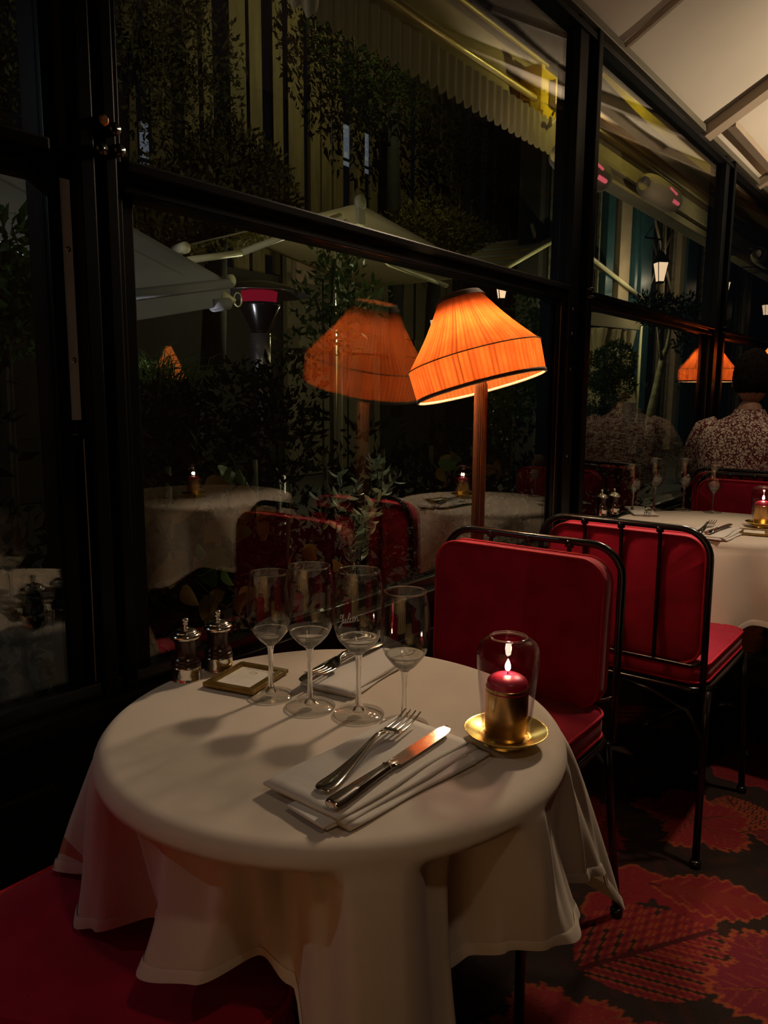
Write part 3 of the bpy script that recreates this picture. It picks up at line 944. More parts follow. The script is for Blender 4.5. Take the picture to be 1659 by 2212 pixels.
def make_wineglass(h, stem_top, rmax, rrim, rf, label, group):
    t = empty('wine_glass', label=label, cat='glass', group=group)
    o = smooth_prof(glass_profiles(h, 0, stem_top, rmax, rrim, rf))
    wall = .0011
    inner = [(max(r - wall, 0), z + (.003 if r < .012 else .0006)) for r, z in o][::-1]
    MB().lathe(o + [(rrim - wall, h)] + inner[1:], 56).build('bowl', M['thin_glass'], t)
    MB().lathe(smooth_prof([(0, stem_top - .004), (.006, stem_top - .001), (.011, stem_top + .0035), (rmax * .47, stem_top + .0074), (rmax * .77, stem_top + .0205), (rmax * .76, stem_top + .0215), (rmax * .5, stem_top + .0118), (.008, stem_top + .0072), (0, stem_top + .0055)]), 32).build('bowl_base', M['crystal'], t)
    MB().lathe(smooth_prof([(0, stem_top + .002), (.0062, stem_top + .0012), (.0046, stem_top - .006), (.0036, stem_top - .018), (.0033, stem_top * .55), (.0040, stem_top * .28), (.0062, .012), (.009, .006), (.0, .004)]), 24).build('stem', M['crystal'], t)
    MB().lathe([(0, .0008), (rf - .001, .0008), (rf, .0016), (rf - .0006, .0026), (rf * .6, .0042), (.011, .0066), (.007, .0095), (0, .0105)], 56).build('foot', M['thin_glass'], t)
    MB().tube([(rrim * math.cos(a), rrim * math.sin(a), h) for a in np.linspace(0, 2 * PI, 48, endpoint=False)], .0009, 6, closed=True).build('rim', M['crystal'], t)
    MB().tube([(rf * math.cos(a), rf * math.sin(a), .0018) for a in np.linspace(0, 2 * PI, 48, endpoint=False)], .0010, 6, closed=True).build('foot_rim', M['crystal'], t)
    return t


TZ = .7475
G1 = 'wine glasses on the nearest table'
G2 = 'wine glasses on the farther table'
big = make_wineglass(.203, .088, .0350, .0285, .0345, 'large wine glass engraved with a name, second from the right on the nearest table', G1)
big.location = (.517, .777, TZ)
small = make_wineglass(.184, .078, .0330, .0272, .0320, 'small wine glass standing nearest the cutlery, far right of its row', G1)
small.location = (.588, .786, TZ)
for src, x, y, lab, gr in [(big, .447, .755, 'large wine glass second from the left on the nearest table', G1),
                           (small, .374, .750, 'small wine glass beside the framed card, far left of its row', G1),
                           (small, .128, 2.91, 'small wine glass leftmost on the farther table', G2), (big, .172, 3.029, 'large wine glass second from the left on the farther table', G2),
                           (big, .263, 3.100, 'large wine glass third from the left on the farther table', G2), (small, .372, 3.105, 'small wine glass rightmost of its row on the farther table', G2)]:
    c = copy_tree(src); c.location = (x, y, TZ); c['label'] = lab; c['group'] = gr

# engraved script on one large glass, wrapped round the bowl
script = [
    [(.30, .75), (.15, .95), (.05, .8), (.12, .55), (.30, .62), (.42, .9), (.45, 1.0), (.42, .6), (.36, .1), (.28, -.3), (.15, -.45), (.05, -.3), (.2, -.1), (.5, .05)],
    [(.55, .45), (.52, .15), (.58, .02), (.70, .1), (.80, .45), (.78, .15), (.85, .0), (.95, .12)],
    [(.95, .12), (1.12, .6), (1.18, .95), (1.08, 1.0), (1.03, .6), (1.02, .15), (1.10, .0), (1.22, .15)],
    [(1.22, .15), (1.30, .45), (1.28, .12), (1.36, .0), (1.46, .12)], [(1.33, .68), (1.35, .72)],
    [(1.46, .12), (1.62, .25), (1.68, .42), (1.58, .48), (1.52, .25), (1.58, .03), (1.72, .08), (1.80, .2)],
    [(1.80, .45), (1.80, .0), (1.88, .38), (1.98, .46), (2.04, .32), (2.02, .05), (2.12, .0), (2.22, .15)]]
mb = MB()
fa = math.atan2(0 - .777, 1.155 - .517) - .40
for st in script:
    # smooth the stroke
    pts = []
    for i in range(len(st) - 1):
        p0, p1, p2, p3 = st[max(i - 1, 0)], st[i], st[i + 1], st[min(i + 2, len(st) - 1)]
        for k in range(5):
            q = k / 5
            pts.append(tuple(.5 * ((2 * p1[a]) + (-p0[a] + p2[a]) * q + (2 * p0[a] - 5 * p1[a] + 4 * p2[a] - p3[a]) * q * q + (-p0[a] + 3 * p1[a] - 3 * p2[a] + p3[a]) * q ** 3) for a in (0, 1)))
    pts.append(st[-1])
    P3 = []
    for u, v in pts:
        u = u + .12 * v
        an = fa + (u - 1.1) * .013 / .0352 + .0
        z = .137 + v * .0125 + u * .003
        P3.append((.0355 * math.cos(an), .0355 * math.sin(an), z))
    mb.tube(P3, .00038, 5)
lt = mb.build('engraving', M['etch'], big)
lt['label'] = 'engraved script reading Julien'


def make_mill(label, group):
    t = empty('pepper_mill', label=label, cat='mill', group=group)
    MB().lathe(smooth_prof([(0, 0), (.0215, 0), (.0222, .001), (.0222, .020), (.0218, .0225), (.019, .023), (0, .023)], 2), 40).build('silver_base', M['silver'], t)
    MB().lathe(smooth_prof([(0, .0225), (.0205, .0225), (.0222, .025), (.0215, .0285), (.0205, .0295), (.0212, .031), (.0205, .0335), (.0175, .038), (.0160, .046), (.0165, .056), (.0182, .063), (.0185, .066), (0, .066)], 4), 40).build('mill_body', M['dark_wood'], t)
    MB().lathe(smooth_prof([(0, .0655), (.0195, .0655), (.0228, .067), (.0232, .070), (.021, .073), (.0175, .0745), (.0165, .0765), (.012, .079), (.006, .0805), (.0035, .082), (0, .083)], 4), 40).build('mill_cap', M['silver'], t)
    MB().lathe(smooth_prof([(0, .0815), (.0034, .082), (.003, .085), (.0045, .087), (.0034, .089), (.0052, .0915), (.0052, .0945), (.003, .0965), (0, .0968)], 4), 24).build('knob', M['silver'], t)
    return t


m1 = make_mill('dark wood mill with silver cap, the nearer of the pair by the window', 'silver topped mills on the nearest table')
m1.location = (.222, .718, TZ)
for x, y, lab, gr in [(.226, .778, 'dark wood mill with silver cap, the farther of the pair by the window', 'silver topped mills on the nearest table'),
                      (.062, 2.765, 'dark wood mill left of the far wine glasses, in front of its twin', 'silver topped mills on the farther table'), (.085, 2.83, 'dark wood mill left of the far wine glasses, behind its twin', 'silver topped mills on the farther table')]:
    c = copy_tree(m1); c.location = (x, y, TZ); c['label'] = lab; c['group'] = gr


def make_card(label, w=.088, d=.104):
    t = empty('framed_card', label=label, cat='card', group='framed cards on the tables')
    b = .013; h = .008
    for k, (lo, hi) in enumerate([((-w / 2, -d / 2, .0015), (w / 2, -d / 2 + b, h)), ((-w / 2, d / 2 - b, .0015), (w / 2, d / 2, h)),
                                  ((-w / 2, -d / 2 + b, .0015), (-w / 2 + b, d / 2 - b, h)), ((w / 2 - b, -d / 2 + b, .0015), (w / 2, d / 2 - b, h))]):
        MB().bbox(lo, hi, .0016).build('frame_side', M['frame_brass'], t, smooth=False)
    MB().box((-w / 2 + b - .001, -d / 2 + b - .001, .001), (w / 2 - b + .001, d / 2 - b + .001, .0052)).build('paper', M['paper'], t, smooth=False)
    # the faint heading: small illegible script strokes
    mb = MB()
    for q in range(10):
        x = -.022 + q * .0045 + (.003 if q > 5 else 0)
        mb.tube([(x, .030, .0053), (x + .0015, .0335, .0053), (x + .0028, .0302, .0053)], .0003, 4)
    mb.build('heading', M['ink'], t)
    MB().tube([(.007 * math.cos(a), .019 + .004 * math.sin(a), .0053) for a in np.linspace(0, 2 * PI, 20, endpoint=False)], .0003, 4, closed=True).build('emblem', M['ink'], t)
    return t


c1 = make_card('brass framed card lying in front of the two mills')
c1.location = (.300, .770, TZ); c1.rotation_euler = (0, 0, math.radians(14))
c = copy_tree(c1); c.location = (.608, 2.70, TZ); c.rotation_euler = (0, 0, math.radians(12)); c['label'] = 'brass framed card lying in front of the far candle'


# ---- cutlery (local: handle from the origin towards +y, lying on z=0)
def strip(pts, wid, hgt, n=8):
    """closed loft: centre line pts (y,z), half widths, half heights"""
    rows = []
    for (y, z), w_, h_ in zip(pts, wid, hgt):
        rows.append([(w_ * math.cos(2 * PI * k / n), y, z + h_ * math.sin(2 * PI * k / n)) for k in range(n)])
    A = np.array(rows); A = np.concatenate([A, A[:, :1]], 1)
    m = MB().grid(A)
    m.f.append(tuple(range(n)))
    b = len(m.v) - (n + 1)
    m.f.append(tuple(b + k for k in range(n))[::-1])
    return m


def catmull(rows, n=5):
    rows = [np.array(r, float) for r in rows]; out = []
    for i in range(len(rows) - 1):
        p0, p1, p2, p3 = rows[max(i - 1, 0)], rows[i], rows[i + 1], rows[min(i + 2, len(rows) - 1)]
        for k in range(n):
            t = k / n
            out.append(.5 * ((2 * p1) + (-p0 + p2) * t + (2 * p0 - 5 * p1 + 4 * p2 - p3) * t * t + (-p0 + 3 * p1 - 3 * p2 + p3) * t ** 3))
    out.append(rows[-1])
    return out


def make_fork(label, group):
    t = empty('dinner_fork', label=label, cat='fork', group=group)
    sp = catmull([(.000, .004, .004, .0008), (.004, .0042, .0095, .0016), (.014, .0045, .0115, .0020), (.04, .0055, .0090, .0020), (.075, .010, .0058, .0020),
                  (.105, .016, .0036, .0022), (.122, .0185, .0034, .0022), (.135, .017, .0048, .0020), (.143, .0135, .0098, .0014), (.152, .0105, .0125, .0011), (.162, .009, .0130, .0010), (.166, .0086, .0130, .0009)])
    m = strip([(p[0], p[1]) for p in sp], [max(p[2], .001) for p in sp], [max(p[3], .0005) for p in sp], 14)
    m.build('handle', M['steel'], t)
    for k in range(4):
        x = -.0108 + k * .0072
        sp = catmull([(.160, .0092), (.175, .0090), (.192, .0105), (.207, .0135), (.214, .0155)], 4)
        mm = strip([(p[0], p[1]) for p in sp], list(np.linspace(.0020, .0010, len(sp))), list(np.linspace(.0010, .0006, len(sp))), 8)
        mm.v = [(a + x * (1 - .0), b, c_) for a, b, c_ in mm.v]
        mm.build('tine', M['steel'], t)
    return t


def make_knife(label, group):
    t = empty('table_knife', label=label, cat='knife', group=group)
    sp = catmull([(.0, .0055, .005, .003), (.003, .0055, .0095, .0050), (.02, .0055, .0100, .0052), (.06, .0058, .0080, .0050), (.095, .006, .0065, .0046), (.100, .006, .0078, .0058), (.104, .006, .0060, .0045), (.108, .006, .0075, .0040), (.116, .006, .0060, .0026)])
    strip([(p[0], p[1]) for p in sp], [p[2] for p in sp], [p[3] for p in sp], 8).build('handle', M['steel'], t, angle=40)
    ys = np.linspace(.114, .235, 26)
    bl = MB(); rows = []
    for y in ys:
        u = (y - .114) / .121
        right = .0095 * (1 + .15 * math.sin(u * PI)) * (1 if u < .8 else math.sqrt(max(0, 1 - ((u - .8) / .2) ** 2)))
        left = -.0075 + (.005 * max(0, (u - .82) / .18) ** 2)
        right = max(right, left + .0006)
        rows.append([(left, y, .0052), (left, y, .0068), (right, y, .0062), (right, y, .0058)])
    A = np.array(rows); A = np.concatenate([A, A[:, :1]], 1)
    bl.grid(A).build('blade', M['steel'], t, smooth=False)
    return t


def make_napkin(label, group, w=.115, d=.235, layers=3, fan=True, seed=0):
    t = empty('folded_napkin', label=label, cat='napkin', group=group)
    rr = random.Random(seed)
    th = .0042
    for k in range(layers):
        n = 16
        skew = (layers - 1 - k) * .055 if fan else 0.01 * k
        mx = Matrix.Translation(((layers - 1 - k) * (.010 if fan else .003), (layers - 1 - k) * .004, k * th)) @ Matrix.Rotation(-skew * .8, 4, 'Z')
        rows = []
        for j in range(n + 1):
            v = j / n
            y = -d / 2 + d * v
            row = []
            for i, (px, pz) in enumerate([(-.5, .5), (-.49, .85), (-.46, 1.0), (-.3, 1.04), (0, 1.0), (.3, 1.03), (.47, 1.0), (.5, .8), (.5, .3), (.47, .06), (0, .03), (-.46, .06), (-.49, .2), (-.5, .5)]):
                taper = 1 - .0 * v
                x = px * w * taper + .0015 * math.sin(v * 9 + k * 2 + i * .1)
                z = pz * th * (1.15 if pz > .5 else 1) + .0012 * math.sin(v * 7 + px * 5 + k) * (1 if pz > .5 else 0)
                row.append(tuple(mx @ Vector((x, y, max(z, .0003)))))
            rows.append(row)
        m = MB().grid(np.array(rows))
        m.f.append(tuple(range(14))[::-1]); m.f.append(tuple(n * 14 + q for q in range(14)))
        m.build('fold', M['napkin'], t)
    if fan:
        # loose corner flaps showing along the right side
        for k, (a, dx) in enumerate(((-.10, .052), (-.17, .060))):
            mx = Matrix.Translation((dx - .02, -.01, .0012 + .003 * (1 - k))) @ Matrix.Rotation(a, 4, 'Z')
            MB().bbox((-.03, -d / 2 - .004 + k * .006, 0), (.030, d / 2 - .012, .0034), .0014, mx).build('flap', M['napkin'], t)
    return t


nap = make_napkin('white folded napkin under the nearest fork and knife', 'folded napkins')
nap.location = (.630, .665, TZ); nap.rotation_euler = (0, 0, math.radians(-2))
fork = make_fork('steel fork lying on the nearest napkin, tines up', 'forks')
fork.location = (.638, .566, TZ + .0150); fork.rotation_euler = (0, 0, math.radians(8))
knife = make_knife('steel knife lying on the nearest napkin beside the fork', 'knives')
knife.location = (.668, .548, TZ + .0150); knife.rotation_euler = (0, 0, math.radians(2.0))
nap2 = make_napkin('white folded napkin under the cutlery behind the wine glasses', 'folded napkins', .088, .20, 2, False, 2)
nap2.location = (.415, .905, TZ); nap2.rotation_euler = (0, 0, math.radians(8))
f2 = copy_tree(fork); f2.location = (.372, 1.015, TZ + .0095); f2.rotation_euler = (0, 0, math.radians(188)); f2['label'] = 'steel fork on the far napkin, pointing left behind the glasses'
k2 = copy_tree(knife); k2.location = (.366, 1.04, TZ + .0095); k2.rotation_euler = (0, 0, math.radians(191)); k2['label'] = 'steel knife on the far napkin, behind the glasses'
k2.location = (.350, 1.02, TZ + .0095)
# second table settings
nb = copy_tree(nap); nb.location = (.505, 2.60, TZ); nb.rotation_euler = (0, 0, math.radians(2)); nb['label'] = 'white folded napkin on the farther table above the second red chair'
fb = copy_tree(fork); fb.location = (.488, 2.50, TZ + .015); fb.rotation_euler = (0, 0, math.radians(3)); fb['label'] = 'steel fork on the farther table above the second red chair'
kb = copy_tree(knife); kb.location = (.515, 2.49, TZ + .015); kb.rotation_euler = (0, 0, math.radians(-4)); kb['label'] = 'steel knife on the farther table above the second red chair'
nb = copy_tree(nap2); nb.location = (.155, 2.93, TZ); nb.rotation_euler = (0, 0, math.radians(30)); nb['label'] = 'white folded napkin beside the mills on the farther table'
fb = copy_tree(fork); fb.location = (.150, 3.02, TZ + .0095); fb.rotation_euler = (0, 0, math.radians(200)); fb['label'] = 'steel fork beside the mills on the farther table'


# ---- candle lights
def make_candle(label, group, power=1.2):
    t = empty('candle_holder', label=label, cat='candle', group=group)
    MB().lathe(smooth_prof([(0, 0), (.028, 0), (.030, .002), (.0295, .006), (.036, .0085), (.049, .014), (.0525, .0175), (.0520, .0185), (.046, .0155), (.034, .0105), (.028, .009), (0, .009)], 3), 64).build('saucer', M['brass'], t)
    MB().lathe([(0, .0095), (.0262, .0095), (.0268, .011), (.0268, .0745), (.0262, .0752), (.0254, .0745), (.0254, .068), (0, .068)], 56).build('cup', M['brass'], t, angle=40)
    ca = MB().lathe(smooth_prof([(.0, .066), (.0250, .066), (.0254, .079), (.0245, .083), (.019, .0875), (.010, .0905), (.004, .0905), (.002, .0895), (0, .0895)], 3), 48).build('candle', M['red_wax'], t)
    MB().tube([(0, 0, .089), (0, 0, .093), (.0008, 0, .0965)], .0006, 6).build('wick', M['wick'], ca)
    MB().lathe(smooth_prof([(0, .0942), (.0024, .0955), (.0036, .0990), (.0030, .1030), (.0014, .1070), (0, .1100)], 4), 20).build('flame', M['flame'], ca)
    o = smooth_prof([(.0295, .011), (.0305, .014), (.0330, .045), (.0365, .080), (.0388, .105), (.0390, .118), (.0365, .1285), (.031, .134), (.0255, .1365), (.0235, .1385)], 4)
    inner = [(r - .0015, z) for r, z in o][::-1]
    MB().lathe(o + inner, 64).build('glass_chimney', M['chimney_glass'], t)
    MB().tube([(.0230 * math.cos(a), .0230 * math.sin(a), .1385) for a in np.linspace(0, 2 * PI, 48, endpoint=False)], .0012, 8, closed=True).build('chimney_rim', M['crystal'], t)
    l = lamp('candle_light', 'POINT', (0, 0, .1020), power, (1.0, .58, .25), .004)
    l.parent = t
    return t


cd = make_candle('lit red candle in a brass cup with glass chimney on the nearest table', 'candles', .22)
cd.location = (.717, .828, TZ)
c = copy_tree(cd); c.location = (.597, 2.86, TZ); c['label'] = 'lit red candle in a brass cup on the farther table, at the right edge'
c = copy_tree(cd); c.location = (1.50, 2.12, TZ); c['label'] = 'lit red candle across the aisle, seen mirrored in the window'


# ---- floor lamps with pleated shades
def make_lamp(label, loc, tilt, dz=0.0, power=9):
    t = empty('floor_lamp', loc, label=label, cat='lamp', group='orange pleated lamps')
    ztop = 1.31 + dz
    MB().lathe(smooth_prof([(0, 0), (.13, 0), (.135, .008), (.13, .02), (.06, .03), (.03, .05), (.022, .08), (0, .081)], 3), 48).build('base', M['dark_wood'], t)
    n = 20
    MB().lathe([(.0165, .08), (.0165, .4), (.0165, .8), (.0165, ztop - .10), (.012, ztop - .09), (.008, ztop - .06), (0, ztop - .06)], n * 4, ripple=lambda i, k: 1 - .07 * (k % 4 in (0, 1))).build('pole', M['lamp_wood'], t)
    zb = 1.205 + dz
    sh = Matrix.Translation((.0, .0, zb)) @ Matrix.Rotation(math.radians(-15), 4, 'Y') @ Matrix.Rotation(math.radians(4), 4, 'X') if tilt else Matrix.Translation((0, 0, zb))
    NP = 84
    prof = []
    for k in range(7): prof.append((.160 + .004 * k / 6, .075 * k / 6))
    for k in range(1, 19):
        s = k / 18
        prof.append((.164 + (.050 - .164) * s + .006 * math.sin(PI * s) * (-1), .075 + .155 * s))
    rr = random.Random(3)
    amp = [rr.uniform(.5, 1.3) for _ in range(NP)]
    sub = 6

    def rip(i, k):
        p = (k // sub) % NP; f = (k % sub) / sub
        a = .016 * amp[p] * (1.5 if i > 7 else 1.0)
        return 1 - a * (1 - abs(math.sin(PI * f))) ** 1.5

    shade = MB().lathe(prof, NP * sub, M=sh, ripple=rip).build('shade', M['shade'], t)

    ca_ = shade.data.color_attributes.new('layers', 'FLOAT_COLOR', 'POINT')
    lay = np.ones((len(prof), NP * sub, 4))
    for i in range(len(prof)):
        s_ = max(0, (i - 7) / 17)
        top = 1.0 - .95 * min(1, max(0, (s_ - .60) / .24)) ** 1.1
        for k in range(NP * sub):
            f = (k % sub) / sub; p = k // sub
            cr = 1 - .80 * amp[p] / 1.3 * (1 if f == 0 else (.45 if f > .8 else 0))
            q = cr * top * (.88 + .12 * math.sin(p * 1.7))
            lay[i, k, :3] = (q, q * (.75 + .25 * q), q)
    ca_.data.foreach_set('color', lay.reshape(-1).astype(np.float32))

    def ring(r, z, rad, m, nm, sx=1):
        MB().tube([tuple(sh @ Vector((r * math.cos(a), r * math.sin(a), z))) for a in np.linspace(0, 2 * PI, 72, endpoint=False)], rad, 8, closed=True).build(nm, m, shade)

    ring(.1655, .075, .0014, M['shade_trim'], 'seam_cord')
    MB().lathe([(.1605, -.001), (.1622, -.001), (.1626, .0055), (.1610, .0055)], 96, M=sh).build('bottom_trim', M['shade_trim'], shade)
    MB().lathe([(.1600, -.0015), (.1618, -.0015), (.1575, -.003), (.1575, .004), (.1600, -.0015)], 96, M=sh).build('lining_edge', M['shade_lining'], shade)
    MB().lathe([(.0620, .2165), (.0545, .2265), (.0515, .2305), (.0485, .2305)], NP * 2, M=sh, ripple=lambda i, k: 1 + .008 * (k % 2)).build('top_band', M['shade_trim'], shade)
    # spider and stem
    for a in (0, 2.09, 4.19):
        MB().tube([tuple(sh @ Vector((0, 0, .205))), tuple(sh @ Vector((.050 * math.cos(a), .050 * math.sin(a), .228)))], .0015, 6).build('spider_arm', M['brass'], shade)
    MB().tube([(0, 0, ztop - .07), tuple(sh @ Vector((0, 0, .20)))], .005, 10).build('stem', M['brass'], t)
    bc = sh @ Vector((.0, 0, .085))
    MB().lathe(smooth_prof([(0, -.03), (.012, -.028), (.014, -.015), (.022, .0), (.024, .012), (.018, .026), (0, .033)], 4), 24, tuple(bc)).build('bulb', M['bulb'], t)
    l = lamp('lamp_light', 'POINT', tuple(bc + Vector((0, 0, 0.0))), power, (1.0, .66, .34), .03)
    l.parent = t
    return t


make_lamp('tall floor lamp with a tilted orange pleated shade beside the nearest chair', (.182, 1.655, 0), True, 0, 15)
make_lamp('floor lamp with an orange pleated shade at the right edge behind the person', (.20, 5.06, 0), False, .085, 14)


# ================================================================== PERSON (seen from behind, seated)
def seated_person():
    ox, oy = .292, 3.90
    root = empty('person', (ox, oy, 0), label='person seen from behind with dark hair, wearing a white blossom print shirt', cat='person')
    # continuous body: pelvis, spine, neck, arms, legs (skin modifier)
    V = []; E = []; Rr = []

    def jv(p, r, link=None):
        V.append(p); Rr.append(r if isinstance(r, tuple) else (r, r))
        if link is not None: E.append((link, len(V) - 1))
        return len(V) - 1

    pel = jv((0, 0, .63), (.155, .12))
    b1 = jv((0, .01, .75), (.145, .11), pel)
    b2 = jv((0, .02, .88), (.165, .12), b1)
    b3 = jv((0, .03, 1.00), (.165, .105), b2)
    b4 = jv((0, .045, 1.07), (.105, .075), b3)
    nk = jv((0, .06, 1.12), .058, b4)
    n2 = jv((0, .07, 1.18), .055, nk)
    hands = []
    for s in (-1, 1):
        sh = jv((s * .165, .03, 1.015), .062, b3)
        el = jv((s * .235, .13, .84), .047, sh)
        fm = jv((s * .20, .27, .80), .040, el)
        wr = jv((s * .13, .38, .785), .028, fm)
        pa = jv((s * .115, .43, .782), .032, wr)
        hands.append((s, V[pa]))
        hip = jv((s * .09, .04, .60), .085, pel)
        kn = jv((s * .11, .44, .575), .062, hip)
        cf = jv((s * .11, .46, .38), .055, kn)
        an = jv((s * .11, .44, .10), .035, cf)
        to = jv((s * .12, .56, .045), .036, an)
    me = bpy.data.meshes.new('body'); me.from_pydata(V, E, []); me.update()
    o = bpy.data.objects.new('body', me); COL.objects.link(o); o.parent = root
    md = o.modifiers.new('skin', 'SKIN')
    for i, sv in enumerate(me.skin_vertices[0].data):
        sv.radius = Rr[i]; sv.use_root = (i == 0)
    ss = o.modifiers.new('sub', 'SUBSURF'); ss.levels = 2; ss.render_levels = 2
    me.materials.append(M['skin'])
    # fingers
    for s, p in hands:
        for k in range(4):
            x = p[0] + s * (-.022 + .0145 * k); L = [.062, .070, .066, .052][k]
            MB().tube([(x, p[1] + .015, p[2] + .004), (x, p[1] + .04, p[2] + .008), (x * 1.0, p[1] + .03 + L * .6, p[2]), (x, p[1] + .03 + L * .85, p[2] - .010)], [.0085, .0085, .0078, .006], 8).build('finger', M['skin'], o)
        MB().tube([(p[0] - s * .02, p[1] - .012, p[2]), (p[0] - s * .040, p[1] + .015, p[2]), (p[0] - s * .045, p[1] + .042, p[2] - .004)], [.011, .010, .007], 8).build('finger', M['skin'], o)
    # head: shaped ellipsoid with face, ears
    hc = Vector((0, .085, 1.275))
    bm = bmesh.new(); bmesh.ops.create_icosphere(bm, subdivisions=4, radius=1)
    for v in bm.verts:
        x, y, z = v.co
        w_ = 1 - .18 * max(0, -z) ** 1.3
        X = x * .079 * w_; Y = y * (.098 if y < 0 else .095); Z = z * .122
        if z < -.3 and y < 0: Y *= 1 - .35 * (-z - .3)
        if z < -.55 and y > 0: Z *= .95
        # nose, brow, eye sockets, mouth, chin
        if y > 0:
            Y += .020 * math.exp(-((x / .13) ** 2 + ((z + .12) / .16) ** 2))
            Y += .006 * math.exp(-((x / .5) ** 2 + ((z - .16) / .08) ** 2))
            for sx in (-1, 1): Y -= .010 * math.exp(-(((x - sx * .36) / .16) ** 2 + ((z - .02) / .10) ** 2))
            Y += .006 * math.exp(-((x / .22) ** 2 + ((z + .46) / .07) ** 2))
            Y += .008 * math.exp(-((x / .25) ** 2 + ((z + .80) / .12) ** 2))
        v.co = (hc.x + X, hc.y + Y, hc.z + Z)
    hm = bpy.data.meshes.new('head'); bm.to_mesh(hm); bm.free()
    hm.polygons.foreach_set('use_smooth', [True] * len(hm.polygons)); hm.materials.append(M['skin'])
    ho = bpy.data.objects.new('head', hm); COL.objects.link(ho); ho.parent = root
    for s in (-1, 1):
        MB().lathe(smooth_prof([(0, -.006), (.012, -.006), (.017, -.001), (.016, .005), (.010, .003), (0, .0)], 3), 20,
                   M=Matrix.Translation((s * .081, .080, 1.268)) @ Matrix.Rotation(s * PI / 2.3, 4, 'Y') @ Matrix.Diagonal((1.8, 1.1, 1, 1))).build('ear', M['skin'], ho)
        MB().lathe([(0, -.011), (.008, -.008), (.011, 0), (.008, .008), (0, .011)], 16, (s * .029, .163, 1.279)).build('eye', pmat('eye_white', (.7, .68, .64), None, .2), ho)
    # hair: short cropped cap with a crown whorl
    bm = bmesh.new(); bmesh.ops.create_icosphere(bm, subdivisions=5, radius=1)
    rr = random.Random(9)
    kill = []
    for v in bm.verts:
        x, y, z = v.co
        front = y > .30 and z < .62
        low = z < -.52 + .35 * max(0, y + .1) + (.25 if abs(x) > .75 and y > 0 else 0)
        if front or low or (y > .1 and z < .05): kill.append(v)
        th = 1.0 + .11 * (1 + .5 * z) * (1 if z > -.3 else max(.35, 1 - (-z - .3) * 2.6)) + rr.uniform(-.03, .045)
        w_ = 1 - .18 * max(0, -z) ** 1.3
        v.co = (hc.x + x * .079 * w_ * th, hc.y + y * .098 * th * (1 - .35 * (-z - .3) if (z < -.3 and y < 0) else 1), hc.z + z * .122 * th)
    bmesh.ops.delete(bm, geom=kill, context='VERTS')
    hm = bpy.data.meshes.new('hair'); bm.to_mesh(hm); bm.free()
    hm.polygons.foreach_set('use_smooth', [True] * len(hm.polygons)); hm.materials.append(M['hair'])
    hr = bpy.data.objects.new('hair', hm); COL.objects.link(hr); hr.parent = ho
    # shirt: lofted shell over torso with sleeves
    secs = [(.64, 0.0, .185, .135), (.72, .0, .180, .130), (.80, .01, .190, .135), (.88, .02, .205, .140), (.95, .028, .220, .135), (1.00, .032, .222, .125), (1.035, .036, .205, .110), (1.065, .042, .165, .092), (1.09, .05, .115, .078), (1.11, .058, .078, .070), (1.128, .062, .068, .066), (1.135, .063, .062, .060)]
    rows = []
    for z, cy, a, b in catmull(secs, 3):
        row = []
        for k in range(65):
            an = 2 * PI * k / 64
            e = .8
            x = a * abs(math.cos(an)) ** e * (1 if math.cos(an) > 0 else -1); y = b * abs(math.sin(an)) ** e * (1 if math.sin(an) > 0 else -1)
            wr = 1 + .012 * math.sin(an * 7 + z * 30) * (1 if z < 1.0 else .3)
            row.append((x * wr, cy + y * wr, z))
        rows.append(row)
    st = MB().grid(np.array(rows)).build('shirt', M['shirt'], root)
    for s in (-1, 1):
        MB().tube([(s * .130, .033, 1.045), (s * .175, .035, 1.025), (s * .212, .065, .955), (s * .240, .11, .880), (s * .243, .135, .850)], [.060, .072, .072, .068, .067], 20).build('sleeve', M['shirt'], st)
    # trousers
    mb = MB()
    for s in (-1, 1):
        mb.tube([(s * .06, -.02, .62), (s * .095, .12, .60), (s * .112, .42, .585), (s * .115, .465, .54), (s * .112, .47, .38), (s * .112, .45, .12)], [.12, .105, .078, .075, .066, .05], 18)
        MB().bbox((s * .115 - .045, .37, .0), (s * .115 + .045, .62, .08), .02).build('shoe', M['panel_black'], root)
    mb.build('trousers', M['trousers'], root)
    return root


seated_person()


